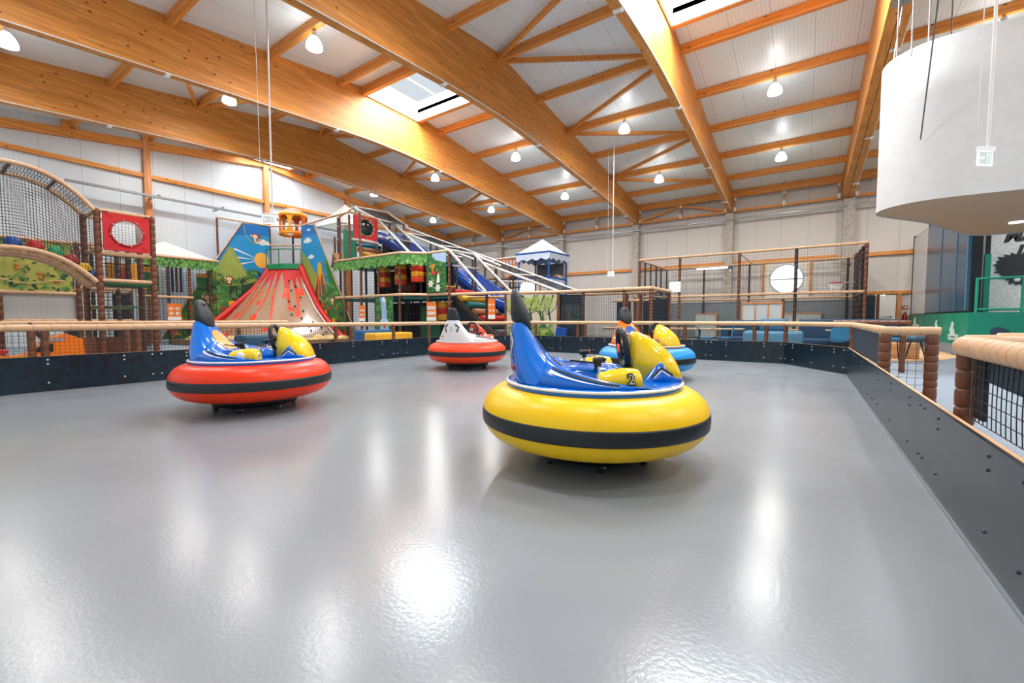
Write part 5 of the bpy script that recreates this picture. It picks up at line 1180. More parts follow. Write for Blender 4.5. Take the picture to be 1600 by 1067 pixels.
ft.p('print', A.c, [M(x, .5, name='mural_print') for x in ('#c9bda2','#8fb53c','#b5c85a','#4a8a3a','#22301f','#2c6a38')])
ft = T('jungle_mural', 'dark navy jungle mural of tree trunks right of the bright mural', 'mural', (-6.7,13.4,0))
Pm = lambda x, z, off: (-7.12+x, 13.36-off, .05+z); c = MB(); c.box(-7.12,-6.22,13.36,13.39,.05,1.9); A = Art(Pm); A.c = c; A.poly([(0,0),(.9,0),(.9,1.85),(0,1.85)], 0)
for k in range(12): x = .06+.07*k; A.arcs([(x,.9),(x+rnd.uniform(-.03,.03),1.5)], .022, rnd.choice([3,1,3]))
for k in range(26): A.palm(rnd.uniform(.1,.8), rnd.uniform(.85,1.0)+.25*rnd.random(), .07, rnd.choice([0,2,0,4]), 6)
ft.p('print', A.c, [M(x, .5, name='mural_print') for x in ('#122430','#3a3f3c','#176a4a','#55513f','#0e1a22')])
c = MB(); c.tube([(-6.9,13.0,.0),(-6.9,13.0,.45),(-6.85,13.0,.75)], .2, 14); single('blue_tube', c, M('#0f4fa6', .3), 'blue rounded slide mouth below the dark jungle mural', 'slide mouth', (-6.9,13,0))
# ---- blue-roofed tower ----------------------------------------------------------------------
t = T('tent_tower', 'blue-framed play tower with pale blue tent roof before the back wall', 'play tower', (-11.8,20,0))
BL_ = M('#1550a0', .4, name='blue_sleeve')
Q = [(-12.75,19.2),(-10.9,19.2),(-10.8,20.95),(-12.75,20.95)]
for x, y in Q: post(t, x, y, 0, 4.45, .05, BL_)
for i in range(4):
    a, b = Q[i], Q[(i+1)%4]
    for z in (4.45, 3.2, 2.35): rail(t, (*a,z), (*b,z), .045, BL_)
c = MB(); q = [(x+(.1 if x > -12 else -.1), y+(.1 if y > 20 else -.1)) for x, y in Q]
for i in range(4): c.add([(*q[i],4.5),(*q[(i+1)%4],4.5),(-11.8,20.1,5.35)], [(0,1,2)], mi=0)
for i in range(4):
    a, b = Vector((*q[i],4.48)), Vector((*q[(i+1)%4],4.48)); n = 12
    for k in range(n):
        p0, p1 = a.lerp(b,k/n), a.lerp(b,(k+1)/n); d0 = .34+.07*sin(k*1.9); d1 = .34+.07*sin((k+1)*1.9); c.add([p0,p1,p1-Vector((0,0,d1)),p0-Vector((0,0,d0))], [(0,1,2,3)], True, 1)
e_ = MB(); e_.tube([(*p,4.5) for p in q], .05, 6, closed=True); t.p('roof_edge', e_, BL_)
t.p('tent_roof', c, [M('#dfe8f2', .6, name='pale_tent_cloth'), M('#c3d0e0', .6, name='tent_valance')])
c = MB(); c.box(-10.86,-10.83,19.3,20.85,2.4,3.15,mi=0); rnd = random.Random(2)
for k in range(8): c.sphere((-10.82,rnd.uniform(19.6,20.6),rnd.uniform(2.6,2.95)), .012,.22,.12,10,4,mi=1)
t.p('cloud_panel', c, [M('#9db8d8', .6), M('#e6ebf0', .6)])
c = MB(); c.box(-12.7,-10.85,19.25,20.9,1.88,1.93); t.p('platform', c, NAVY)
c = MB(); n = 10
for k in range(n): c.add([(-12.6+1.7*k/n,20.85,4.1),(-12.6+1.7*(k+1)/n,20.85,4.1),(-12.6+1.7*(k+1)/n,20.8,3.4+.1*sin(k+1)),(-12.6+1.7*k/n,20.8,3.4+.1*sin(k))], [(0,1,2,3)], True)
t.p('grey_sail', c, M('#5f6266', .7))
t = T('rope_bridge', 'orange-edged rope bridge leading to the left of the blue-roofed tower', 'climbing bridge', (-14,20,3))
rail(t, (-15.4,19.6,4.42), (-12.8,19.3,4.42), .05, SILV)
c = MB(); c.box(-15.4,-12.8,19.42,19.45,3.98,4.36,mi=0)
for k in range(11): c.box(-15.25+.225*k,-15.15+.225*k,19.4,19.42,4.05,4.28,mi=1)
t.p('orange_valance', c, [M('#d8752a', .5), M('#a8c4d8', .5)])
for x in (-15.35,-14.6,-13.6): post(t, x, 19.6, 0, 4.4, .05, DBROWN)
for z in (1.6, 2.2, 2.8, 3.3): rail(t, (-16.2,19.8,z), (-12.9,19.6,z), .04, DBROWN)
net(t, (-16.2,19.8,.2),(-12.9,19.6,.2),(-12.9,19.6,3.4),(-16.2,19.8,3.4), .13, .012)
c = MB()
for k in range(7): a = 2*pi*k/7; c.tube([(-13.1,19.2,3.3),(-13.1+.32*cos(a),19.2,3.3+.32*sin(a))], .05, 6, mi=k % 2)
c.sphere((-13.1,19.2,3.3), .16, n=10, m=6, mi=0); single('hanging_toy', c, [M('#2a2f34', .5), M('#d8502a', .5)], 'dark and orange star-shaped hanging toy beside the blue-roofed tower', 'toy', (-13.1,19.2,3.3))
# ---- netted ball court ------------------------------------------------------------------------
t = T('ball_court', 'large netted ball court with brown posts before the back wall', 'sports cage', (-2.5,22.6,0))
X0, X1, Y0, Y1, ZT = -6.6, 1.8, 20.4, 24.9, 3.86
fx = [-6.6,-4.75,-2.35,-.35,1.8]
for x in fx: post(t, x, Y0, 0, ZT, .06, BROWN if x in (-6.6,-2.35,1.8,-4.75) else DBROWN)
for x in (-6.5,-4.55,-2.4,1.55): post(t, x, Y1, 0, ZT, .05, DBROWN)
for y in (21.3,22.2,23.2,24.1): post(t, X0, y, 0, ZT-.0, .045, DBROWN); post(t, X1-.05, y, 0, ZT, .045, DBROWN)
for z in (ZT, 2.08): rail(t, (X0,Y0,z), (X1,Y0,z), .055); rail(t, (X0,Y1,z), (X1,Y1,z), .05); rail(t, (X0,Y0,z), (X0,Y1,z), .05); rail(t, (X1,Y0,z), (X1,Y1,z), .05, SILV if z < 3 else FOAM)
rail(t, (X0,Y0-.02,.62), (X1,Y0-.02,.62), .05); rail(t, (-2.35,Y0,ZT-.02), (-2.3,Y1,ZT), .035, SILV)
for z0, z1, cell in ((.1,2.03,.1),(2.12,ZT-.05,.14)):
    net(t, (X0,Y0,z0),(X1,Y0,z0),(X1,Y0,z1),(X0,Y0,z1), cell*.75, .0045); net(t, (X1,Y0,z0),(X1,Y1,z0),(X1,Y1,z1),(X1,Y0,z1), cell*.8, .012); net(t, (X0,Y0,z0),(X0,Y1,z0),(X0,Y1,z1),(X0,Y0,z1), cell*.75, .0045); net(t, (X0,Y1,z0),(X1,Y1,z0),(X1,Y1,z1),(X0,Y1,z1), cell*1.4, .005)
c = MB(); c.box(X0,X1,Y1+.1,Y1+.12,.05,1.95); t.p('grey_mesh_screen', c, M('#7d8488', .8, name='grey_mesh_screen'))
c = MB(); c.box(X0+.05,X1-.05,Y0+.1,Y1,0,.02); t.p('court_floor', c, M('#6e8a72', .8)); c = MB(); c.box(X0+.4,X1-.4,Y0+.9,Y0+1.0,.02,.03); t.p('court_line', c, M('#3fae4a', .6))
c = MB(); c.box(X1-.03,X1+.02,21.6,22.3,2.0,3.0); bb = t.p('backboard', c, WHITE)
h = T('basketball_hoop', 'small basketball hoop with red ring inside the ball court', 'basketball hoop', (1.2,23.0,2.6))
c = MB(); c.tube([(1.05+.24*cos(2*pi*k/20),23.2+.24*sin(2*pi*k/20),2.62) for k in range(20)], .02, 6, closed=True); h.p('ring', c, M('#d8341c', .4)); c = MB()
for k in range(14):
    for dd in (1,-1): a = 2*pi*k/14; c.beam((1.05+.24*cos(a),23.2+.24*sin(a),2.62),(1.05+.13*cos(a+.4*dd),23.2+.13*sin(a+.4*dd),2.15), .018,.018)
h.p('hoop_net', c, WHITE); c = MB(); c.beam((1.29,23.2,2.62),(1.78,23.2,2.62), .04,.04); h.p('arm', c, STEEL)
c = MB(); c.box(-2.2,-.75,20.2,20.24,.5,1.72,mi=0)
for k in range(4): x = -2.2+.47*k; c.box(x,x+.05,20.17,20.2,.5,1.72,mi=1)
c.box(-2.2,-.75,20.15,20.2,1.68,1.76,mi=1); c = single('plastic_window_screen', c, [M('#b6bbb9', .3), WOODZ], 'pale foil window screen with timber laths at the ball court entrance', 'screen', (-1.5,20.2,0))
c = MB(); c.tube([(-.75,20.3,0),(-.75,20.3,1.85)], .06, 8); single('court_gate_post', c, BROWN, 'short brown post right of the pale foil screen', 'post', (-.75,20.3,0))
for x, l in ((-3.9,'left of the grey column behind the court'),):
    t = T('strip_light', 'lit white strip light on the back wall inside the court', 'lamp', (-4.0,24.6,3.3)); c = MB(); c.box(-4.85,-3.3,24.5,24.6,3.68,3.76); t.p('tube', c, M('#ffffff', .4, emit=1.3, name='lit_tube'))
t = T('loudspeaker', 'small grey box speaker on top of a court post', 'speaker', (-3.2,24.4,3.5)); c = MB(); c.box(-3.32,-3.12,24.3,24.45,3.6,3.78); t.p('speaker_box', c, M('#4a5258', .5)); c = MB(); c.box(-3.25,-3.19,24.3,24.4,3.48,3.6); t.p('bracket', c, WHITE)
c = MB(); c.box(-3.98,-3.6,15.6,15.62,2.0,2.36); single('white_notice', c, WHITE, 'white rectangular notice above the gallery corner', 'notice', (-3.8,15.6,2))
# cupboards behind court
for i, (x0, x1, l) in enumerate(((-4.9,-3.9,'left'),(-2.6,-1.7,'middle'),(-1.0,.6,'right'))):
    c = MB(); c.box(x0,x1,24.80,24.96,.1,1.3,mi=0); c.box(x0,x1,24.78,24.96,1.305,1.36,mi=1); c.box(x1+.005,x1+.045,24.78,24.96,.1,1.36,mi=1); single('low_cupboard', c, [M('#a9adab', .6), WOODZ], 'grey low cupboard behind the ball court, %s one of three' % l, 'cupboard', ((x0+x1)/2,25.1,0))
c = MB(); c.box(2.0,2.55,24.7,24.72,0,2.1); t = single('dark_mesh_door', c, NAVY, 'dark navy mesh door between the court and the white exit door', 'door', (2.3,24.7,0))
c = MB(); c.foam((2.62,24.6,0),(2.62,24.6,2.15), .06, .12, 8); single('brown_post', c, BROWN, 'brown sleeved post beside the white exit door', 'post', (2.6,24.6,0))
# ================================================================== RIGHT SIDE
GREENB = M('#0f8f72', .4, name='green_panel_paint'); LOCK = M('#24506e', .22, name='dark_blue_door')
t = T('cabinet', 'tall dark blue cabinet with pale side panel standing on the green base', 'cabinet', (4.2,21,1.25))
c = MB(); c.box(3.8,4.02,17.25,25.0,1.25,4.56); t.p('body', c, M('#10181f', .4))
c = MB(); c.box(3.77,3.8,22.35,24.95,1.27,4.52); t.p('side_panel', c, M('#d5d9dc', .35))
for i, (a, b) in enumerate(((20.15,22.3),(18.35,20.1),(17.25,18.3))):
    c = MB(); c.box(3.74,3.8,a,b,1.29,4.5); d = t.p('door', c, LOCK); c = MB(); c.box(3.72,3.74,a+.02,a+.05,1.3,4.5); t.p('door_edge', c, M('#7f95a5', .3, metal=.4), d)
c = MB(); c.box(3.75,4.0,22.25,22.33,1.25,4.6); t.p('frame_post', c, BLACK); c = MB(); c.box(3.75,4.0,24.95,25.02,1.25,4.6); t.p('frame_post', c, BLACK)
t = T('plinth', 'green panelled plinth below the dark blue cabinet and climbing wall', 'plinth', (5,20,0))
c = MB(); c.box(3.76,3.85,17.1,25.4,.3,1.24); t.p('side_cladding', c, GREENB)
c = MB(); c.box(3.76,9.5,17.05,17.1,.0,1.24); t.p('front_cladding', c, GREENB)
c = MB(); c.box(3.72,3.84,17.1,25.4,0,.3); t.p('grey_skirting', c, CARPET); c = MB(); c.box(3.86,9.5,17.12,25.0,1.1,1.24); t.p('deck', c, M('#10695a', .6))
for y0 in (18.6, 20.4, 22.4): c = MB(); c.box(3.755,3.765,y0,y0+.02,.3,1.24); t.p('panel_joint', c, M('#0b6a58', .5))
def thumb(y, z, s_, label):
    t = T('thumb_notice', label, 'notice', (3.7,y,z), 'small white thumbs-up notices'); x = 3.74
    P = lambda u, v, off: (3.63+u*s_, y-off, z+v*s_)
    c = MB(); A = Art(P); A.c = c
    A.poly([(-.14,.0),(.16,.0),(.18,.30),(-.16,.30)], 0); A.poly([(-.07,.3),(.1,.3),(.07,.55),(.02,.62),(.05,.85),(.0,.98),(-.06,.92),(-.07,.7),(-.12,.55)], 0)
    for k in range(4): A.poly([(-.1+.055*k,.1),(-.065+.055*k,.1),(-.065+.055*k,.2),(-.1+.055*k,.2)], 1)
    A.c.box(3.63-.14*s_,3.765,y+.002,y+.012,z+.02,z+.28*s_,mi=0); t.p('cutout', A.c, [M('#e6ecee', .5), M('#3a4a52', .5)])
thumb(17.9, .44, .56, 'white thumbs-up notice on the green plinth, largest and nearest')
thumb(19.8, .68, .36, 'white thumbs-up notice on the green plinth, middle one')
thumb(23.2, .74, .38, 'white thumbs-up notice on the green plinth, farthest, by the wall corner')
# climbing wall
CW = speckle('speckled_climbing_wall', srgb('#c4c6c4'), srgb('#d6d7d4'), 14, .7)
t = T('climbing_wall', 'pale speckled climbing wall with handwritten MA lettering and black splat', 'wall panel', (6,18.35,1.24))
c = MB(); c.box(4.05,9.5,18.35,18.5,1.25,5.4); t.p('wall_panel', c, CW)
c = MB(); put_text(c, 'MA', .42, (4.98,18.345,3.42), (1,0,.04), (0,0,1), .012, .022, 0, shear=.25); put_text(c, 'J', .4, (4.98,18.345,3.0), (1,0,0), (0,0,1), .012, .02, 0, shear=.25); t.p('lettering', c, M('#20262a', .6))
c = MB(); rnd = random.Random(12); n = 56; pts = []
for k in range(n):
    a = 2*pi*k/n; rr = (.46+.04*sin(3*a)) * (1.0 if k % 2 else 1.0+rnd.uniform(.06,.28)); pts.append((5.1+rr*1.12*cos(a),18.34,2.52+rr*.92*sin(a)))
c.prism(pts, (0,-.01,0)); t.p('splat', c, M('#23282b', .6))
c = MB()
for x, z in ((4.98,2.18),(5.12,2.24),(5.28,2.15)): c.sphere((x,18.325,z), .075,.01,.06,10,4)
t.p('splat_gap', c, CW)
c = MB(); c.box(4.3,4.42,18.2,18.34,1.25,2.95,mi=0); c.box(4.32,4.4,18.22,18.34,2.95,5.2,mi=1); t.p('padded_post', c, [GREENB, BLACK])
c = MB(); c.box(3.95,4.12,18.3,18.5,1.25,5.2); t.p('dark_edge', c, M('#1a1512', .6))
t = T('green_railing', 'green tubular railing on top of the green plinth', 'railing', (6,17.1,1.24))
for a, b in (((3.9,17.15,2.17),(9.4,17.15,2.22)),((3.95,17.15,1.32),(9.4,17.15,1.32))): c = MB(); c.tube([a,b], .032, 8); t.p('rail', c, M('#1fa07c', .35))
for x in (3.92, 4.78, 6.4, 8): c = MB(); c.tube([(x,17.15,1.24),(x,17.15,2.2)], .035, 8); t.p('upright', c, M('#1fa07c', .35))
c = MB(); c.tube([(3.86,17.3,1.24),(3.86,17.3,3.35)], .035, 8); t.p('tall_upright', c, M('#17a06a', .35))
# fire gear and exit plate by the door
t = T('fire_extinguisher', 'red fire extinguisher on the back wall right of the exit door', 'fire extinguisher', (3.62,25.45,.9))
c = MB(); c.lathe([(.001,0),(.08,.01),(.085,.05),(.085,.4),(.05,.47),(.03,.5),(.03,.54),(.001,.55)], (3.66,25.48,.82), 14); t.p('cylinder', c, M('#a5161a', .3)); c = MB(); c.tube([(3.66,25.42,1.35),(3.56,25.42,1.25),(3.55,25.42,.95)], .014, 6); t.p('hose', c, BLACK)
for i, (x, cl, l) in enumerate(((3.5,'#2a4a6a','blue-grey'),(3.68,'#c8401c','red'))):
    c = MB(); c.box(x-.075,x+.075,25.56,25.6,1.5,1.66,mi=0); c.box(x-.04,x+.04,25.55,25.56,1.54,1.61,mi=1); single('safety_sign', c, [M(cl,.5), WHITE], 'small %s safety sign above the fire extinguisher' % l, 'sign', (x,25.6,1.5))
def exit_sign(o, u, w_, h, label, pole_z=None, cable=None, arrow=True):
    o = Vector(o); u = Vector(u).normalized(); n = Vector((u.y,-u.x,0)); up = Vector((0,0,1))
    t = T('exit_sign', label, 'exit sign', tuple(o))
    c = MB(); q = [o-u*w_/2-up*h/2, o+u*w_/2-up*h/2, o+u*w_/2+up*h/2, o-u*w_/2+up*h/2]; c.prism(q, n*.02); t.p('lit_plate', c, M('#eef4f2', .3, emit=.9, name='lit_sign_plate'))
    P = lambda a, b, off: tuple(o+u*a*w_+up*b*h+n*(.02+off)); c = MB(); A = Art(P); A.c = c
    A.poly([(-.44,-.42),(.44,-.42),(.44,.42),(-.44,.42)], 0)
    A.poly([(-.4,0),(-.26,.22),(-.26,.08),(-.06,.08),(-.06,-.08),(-.26,-.08),(-.26,-.22)], 1)
    A.poly([(.06,-.36),(.4,-.36),(.4,.36),(.06,.36)], 1); A.ell(.24,.2,.05,.08,0,8); A.arcs([(.24,.1),(.2,-.1),(.12,-.28)], .07, 0); A.arcs([(.2,-.1),(.3,-.3)], .06, 0); A.arcs([(.14,.0),(.24,.08),(.32,.0)], .05, 0)
    t.p('pictogram', A.c, [M('#cfdcd6', .4), M('#f2f8f6', .4)])
    c = MB(); q = [o-u*w_*.55+up*h*.5, o+u*w_*.55+up*h*.5, o+u*w_*.55+up*h*.78, o-u*w_*.55+up*h*.78]; c.prism([p-n*.01 for p in q], n*.05); t.p('housing', c, WHITE)
    if pole_z: c = MB(); c.tube([tuple(o+u*w_*.25+up*h*.78-n*.0), tuple(Vector((o.x,o.y,pole_z))+u*w_*.25)], .02, 8); t.p('hanging_pole', c, M('#d5d6d4', .35, name='white_pole'))
    if cable: c = MB(); c.tube([tuple(o-u*w_*.5+up*h*.78), tuple(Vector((o.x,o.y,pole_z))-u*w_*.6)], .006, 5); t.p('cable', c, M('#c9cac8', .5))
    return t
exit_sign((-10.98,5.4,3.50), (.55,.83,0), .31, .2, 'hanging exit sign on a long white pole in front of the volcano', roofz(5.4)-.02, True)
exit_sign((-6.85,17.4,2.96), (.93,.36,0), .26, .16, 'hanging exit sign on a thin pole before the back wall, centre', roofz(17.4)-.02, True)
exit_sign((2.03,8.9,3.33), (.75,.66,0), .24, .2, 'hanging exit sign in front of the white drum', roofz(8.9)-.02, True)
exit_sign((2.8,25.52,2.2), (1,0,0), .3, .18, 'exit sign plate over the white exit door', None)
# ---- white hanging drum --------------------------------------------------------------------
ctrl = [(1.16,11.75),(1.32,11.25),(1.85,10.93),(2.9,10.95),(4.6,11.1),(6.3,11.6),(7.2,12.9),(7.0,14.6),(5.8,15.9),(4.5,16.4),(3.85,16.42),(3.45,16.05),(2.9,15.0),(2.2,13.55),(1.35,12.3)]
pts = []; n = len(ctrl)
for i in range(n):
    p0, p1, p2, p3 = [Vector((*ctrl[(i+k-1)%n],0)) for k in range(4)]
    for j in range(6):
        q = j/6; pts.append(.5*((2*p1)+(p2-p0)*q+(2*p0-5*p1+4*p2-p3)*q*q+(-p0+3*p1-3*p2+p3)*q**3))
t = T('hanging_drum', 'huge white fabric drum hanging from the roof at the upper right', 'ceiling drum', (4,13.5,3.25))
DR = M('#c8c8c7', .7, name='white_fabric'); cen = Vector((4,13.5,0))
c = MB(); rings = [[(p.x,p.y,z) for p in pts] for z in (3.25, 4.2, 5.2, 6.12)]; inner = [[tuple(Vector((p.x,p.y,z))+(cen-p).normalized()*.04) for p in pts] for z in (6.12, 3.29)]
c.loft(rings+inner, True, caps=False); t.p('side_wall', c, DR)
c = MB(); ring = [(p.x+(cen-p).normalized().x*.02,p.y+(cen-p).normalized().y*.02,3.27) for p in pts]; c.prism(ring, (0,0,.03)); t.p('underside', c, M('#c2a183', .7, name='drum_underside_warm_light'))  # white drum; warm light from floor and lamps painted into the underside colour
for x, y in ((1.32,11.3),(1.5,11.08),(1.72,11.02),(3.2,11.05),(6.2,11.7),(7.0,13.5),(4.4,16.2),(2.6,14.2)):
    c = MB(); c.tube([(x,y,6.0),(x,y,roofz(y)-.02)], .014, 6); t.p('suspension_rod', c, STEEL)
for x, y in ((1.25,11.9),):
    c = MB(); c.tube([(1.3,11.7,6.0),(1.47,12.0,beamz(12)-.02)], .014, 6); t.p('suspension_rod', c, STEEL); c = MB(); c.box(1.3,1.64,11.9,12.15,beamz(12)-.06,beamz(12)-.005); t.p('beam_bracket', c, STEEL)
c = MB(); c.tube([(1.66,10.90,4.36),(1.59,9.6,6.1),(1.53,8.5,7.5)], .012, 6); t.p('stay_cable', c, M('#5a6264', .4))
c = MB(); c.lathe([(.001,0),(.12,0),(.12,.03),(.001,.03)], (3.9,14.6,3.235), 16); t.p('spot_fitting', c, M('#ffffff', .4, emit=.8))
# ---- seating behind the arena ---------------------------------------------------------------
BLUE = M('#0f3a58', .6, name='blue_upholstery'); LBL = M('#46768f', .6, name='light_blue_upholstery'); DBL = M('#0f2b40', .6, name='dark_blue_upholstery')
def bench(x0, x1, y, zt, label, col, back=True, seat=.46, loc=None):
    t = T('upholstered_bench', label, 'bench', ((x0+x1)/2,y,0))
    c = MB(); c.bevbox(x0,x1,y-.5,y,.3,seat,.05,3); t.p('seat', c, col); c = MB(); c.box(x0+.05,x1-.05,y-.45,y-.02,0,.3); t.p('base', c, DBL)
    if back: 
        c = MB(); c.bevbox(x0,x1,y,y+.16,.1,zt,.05,3); t.p('backrest', c, col); n_ = max(1, round((x1-x0)/.8))
        c = MB()
        for k in range(1,n_): x = x0+(x1-x0)*k/n_; c.box(x-.006,x+.006,y-.008,y,.45,zt-.04)
        if n_ > 1: t.p('seam', c, DBL)
    return t
bench(-2.45,-1.2,16.6,1.02,'dark blue high-backed bench behind the far fence, left of the light sofa', BLUE)
bench(-.15,2.3,16.2,1.05,'long dark blue high-backed bench right of the light blue sofa', BLUE)
t = T('corner_sofa', 'light blue low sofa with backrest just behind the far fence', 'sofa', (-.65,13.9,0))
c = MB(); c.bevbox(-1.42,-.02,13.4,14.6,.12,.72,.09,4); t.p('seat', c, LBL); c = MB(); c.bevbox(-1.05,-.38,13.8,14.25,.72,1.06,.07,4); t.p('backrest', c, M('#35627e', .6)); c = MB(); c.box(-1.3,-.1,13.5,14.5,0,.12); t.p('base', c, DBL)
c = MB(); c.bevbox(-1.25,-.7,14.3,14.6,.72,1.0,.06,4); t.p('cushion', c, DBL)
def table(x, y, label, w_=.8, top='#c9b08a'):
    t = T('table', label, 'table', (x,y,0)); c = MB(); c.box(x-w_/2,x+w_/2,y-w_/2,y+w_/2,.72,.75); t.p('tabletop', c, M(top, .5)); c = MB(); c.tube([(x,y,.03),(x,y,.72)], .04, 8); t.p('pedestal', c, BLACK); c = MB(); c.box(x-.22,x+.22,y-.22,y+.22,0,.03); t.p('foot', c, BLACK)
table(-2.0,15.4,'small square table in front of the left blue bench'); table(.9,15.2,'small square table in front of the long blue bench'); table(-2.9,15.3,'small square table beside the blue wire chairs')
def wire_chair(x, y, rz, label, col='#2a7fae'):
    t = T('wire_chair', label, 'chair', (x,y,0), 'blue shell chairs'); m = M(col, .4)
    Rm = Matrix.Rotation(rz, 4, 'Z'); W = lambda p: tuple(Rm @ Vector(p) + Vector((x,y,0)))
    c = MB(); g = []
    for i in range(9):
        q = i/8; row = []
        for j in range(9):
            a = (j/8-.5)*2; xx = .23*a*(1-.1*q); 
            if q < .5: yy = -.2+.42*q*2*.9; zz = .45-.02*sin(q*2*pi)+.06*a*a
            else: k = (q-.5)*2; yy = .18+.09*k-.05*a*a*k; zz = .45+.06*a*a*(1-k)+.42*k-.08*a*a*k
            row.append(W((xx,yy,zz)))
        g.append(row)
    c.loft(g, True, caps=False, closed=False); g2 = [[(p[0],p[1],p[2]-.012) for p in r_] for r_ in g]; c.loft([r_[::-1] for r_ in g2], True, caps=False, closed=False); t.p('seat_shell', c, m)
    for sx, sy in ((-1,-1),(1,-1),(-1,1),(1,1)): c = MB(); c.tube([W((sx*.15,sy*.12,.44)),W((sx*.2,sy*.2,0))], .011, 6); t.p('leg', c, BLACK)
wire_chair(-2.5,14.2, R(100),'blue shell chair behind the far fence, nearest the orange bumper car')
wire_chair(-2.0,14.35, R(-80),'blue shell chair between the small table and the light sofa')
wire_chair(1.2,14.5, R(160),'light blue shell chair near the far right corner post', '#3a8fb8'); wire_chair(.75,14.45, R(190),'light blue shell chair beside the long bench', '#3a8fb8')
wire_chair(3.75,14.0, R(30),'dark blue shell chair in front of the green plinth at the right edge', '#1c4058')
t = T('stool', 'dark round stool on black legs seen through the gate net', 'stool', (2.25,14.5,0))
c = MB(); c.lathe([(.001,.5),(.26,.5),(.3,.53),(.3,.6),(.26,.64),(.001,.65)], (2.3,14.5,0), 20); t.p('seat', c, M('#3a5566', .6))
for a in (0.6,2.2,3.8,5.4): c = MB(); c.tube([(2.3-.35*0+.12*cos(a),14.5+.12*sin(a),.5),(2.3+.28*cos(a),14.5+.28*sin(a),0)], .014, 6); t.p('leg', c, BLACK)
t = T('side_chair', 'black-legged blue chair beside the round stool behind the gate', 'chair', (1.8,14.3,0))
c = MB(); c.bevbox(1.55,1.98,14.1,14.5,.52,.58,.02,3); t.p('seat', c, M('#2a6f9a', .5))
for x, y in ((1.58,14.12),(1.95,14.12),(1.58,14.48),(1.95,14.48)): c = MB(); c.tube([(x,y,.52),(x+(x-1.76)*.25,y,0)], .012, 6); t.p('leg', c, BLACK)
c = MB(); c.bevbox(1.95,2.5,15.2,15.6,0,.42,.04,3); single('wooden_block', c, M('#c08a5a', .6), 'tan wooden block seat behind the stool seen through the gate', 'seat block', (2.2,15.4,0))
c = MB(); c.foam_path([(.5,11.3,.98),(1.7,11.2,.98)], .05, .16, 8); c2 = c; t = T('padded_fence', 'short brown padded rail behind the gate fence', 'fence', (1,11.2,0)); t.p('rail', c2, BROWN)
for x in (.9,1.6): c = MB(); c.foam((x,11.25,0),(x,11.25,.94), .05, .2, 8); t.p('post', c, BROWN)
# ---- left side, behind the arena fence ---------------------------------------------------------
def softblock(x0,x1,y0,y1,z0,z1,col,label): c = MB(); c.bevbox(x0,x1,y0,y1,z0,z1,.07,4); single('foam_bench', c, M(col,.5), label, 'bench', ((x0+x1)/2,(y0+y1)/2,z0))
softblock(-11.9,-11.3,8.75,10.35,0,.6,'#e8a818','yellow foam bench behind the left fence, right of the volcano')
softblock(-12.7,-12.2,8.9,10.2,0,.68,'#17558a','blue foam bench partly hidden behind the yellow one')
softblock(-11.6,-11.0,4.75,5.65,0,.66,'#174a68','dark teal foam block behind the red and blue bumper car')
softblock(-13.2,-12.8,4.6,5.0,0,.75,'#c8801c','orange foam block behind the left fence near the backrest')
fence('track_fence', 'second padded fence with brown posts behind the left arena fence', [(-12.6,-2.9),(-12.6,3.2),(-12.9,6.8)], [(-12.6,y) for y in (-1.2,.7,1.1,2.2,3.0)]+[(-12.72,4.4),(-12.8,5.4),(-12.9,6.7)], rz=.97, rr=.045, pr=.055, cell=.1, t=.006)
for i, (a, b) in enumerate((((-11.6,2.1,.12),(-11.6,5.0,.12)),((-13.6,1.8,.12),(-13.6,4.6,.12)))):
    c = MB(); c.foam_path([a,b], .12, .35, 10); single('track_curb', c, FOAM, 'beige foam curb of the kart track, %s' % ('nearer one','farther one')[i], 'curb', a)
c = MB(); c.box(-14.0,-13.9,2.4,3.6,0,.62); single('brown_board', c, M('#7a4a34', .6), 'brown low board behind the second padded fence', 'board', (-13.9,3,.2))
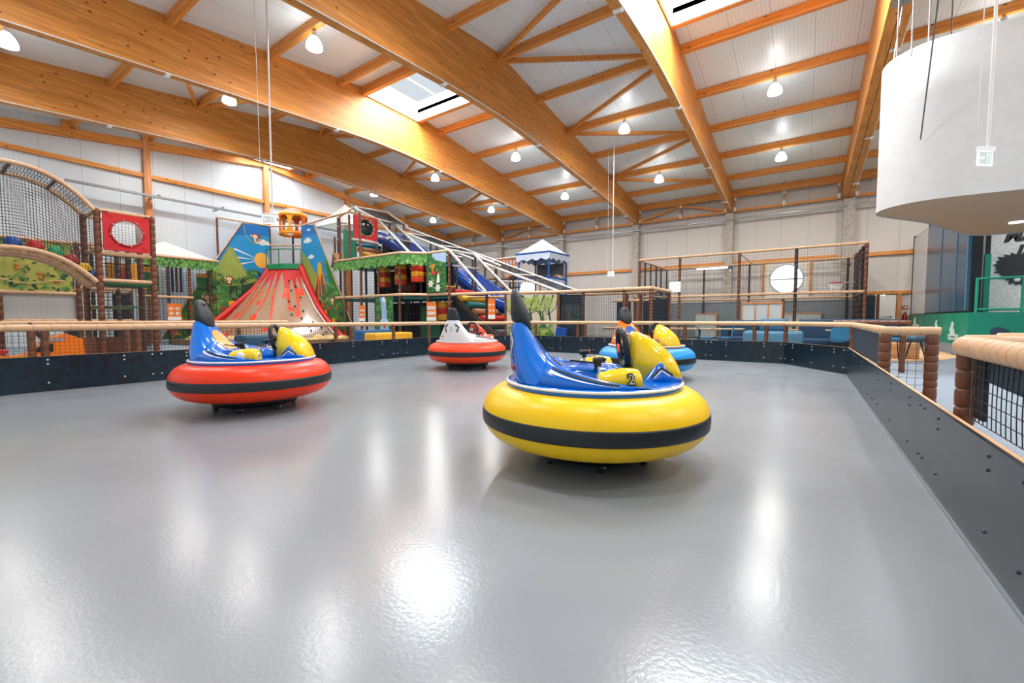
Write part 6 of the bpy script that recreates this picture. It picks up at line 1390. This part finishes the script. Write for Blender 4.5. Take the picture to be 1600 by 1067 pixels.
# orange pedal kart
t = T('ride_on_kart', 'orange ride-on kart with big grey wheel behind the left fence', 'ride-on kart', (-10.7,1.35,0))
OR = M('#f07a12', .3, coat=.6); kx = -10.55
def kp(y, z): return (y, z)
body = [(.72,.30),(.74,.42),(.95,.50),(1.0,.44),(1.25,.46),(1.42,.62),(1.55,.74),(1.72,.80),(1.92,.70),(1.95,.25),(1.84,.22),(1.78,.38),(1.62,.44),(1.45,.36),(1.2,.34),(1.0,.30)]
rings = [[(kx-w_,y,z) for y, z in body] for w_ in (0,.5)]
c = MB(); c.prism([(kx,y,z) for y, z in body], (-.5,0,0)); t.p('body', c, OR)
c = MB(); c.prism([(kx+.01,y,z) for y, z in ((1.28,.50),(1.4,.60),(1.55,.64),(1.55,.5))], (-.02,0,0)); t.p('dark_panel', c, BLACK); c = MB(); c.prism([(kx+.012,y,z) for y, z in ((1.45,.68),(1.55,.74),(1.7,.72),(1.66,.67))], (-.02,0,0)); t.p('silver_decal', c, STEEL)
c = MB(); c.sphere((kx+.01,.82,.37), .03,.05,.04,10,6); t.p('headlamp', c, M('#a9c9e8', .2)); c = MB(); c.box(kx-.3,kx+.01,.88,1.05,.5,.55); t.p('red_cap', c, M('#c81c1c', .4))
for y, s_ in ((1.62,.19),(.98,.15)):
    for xx in (kx+.04, kx-.62):
        c = MB(); ang = [2*pi*k/24 for k in range(24)]; c.tube([(xx,y+(s_-.06)*cos(a),s_+(s_-.06)*sin(a)) for a in ang], .07, 10, closed=True); w_ = t.p('wheel', c, M('#3a4146', .6)); c = MB(); c.sphere((xx+.03,y,s_), .04,.08,.08,12,6); t.p('hub', c, STEEL, w_)
c = MB(); c.tube([(kx-.25+.14*cos(a),1.38+.05*cos(a)*0-.05*sin(a),.86+.12*sin(a)) for a in ang], .018, 6, closed=True); t.p('steering_wheel', c, BLACK); c = MB(); c.bevbox(kx-.45,kx-.08,1.75,1.9,.4,.95,.05,3); t.p('seat', c, BLACK)
c = MB(); c.bevbox(-12.0,-11.4,.1,.7,.4,.8,.05,3); single('green_kart_body', c, M('#1d7a4a', .4), 'green kart body partly hidden at the left edge behind the fence', 'kart body', (-11.7,.4,.4))
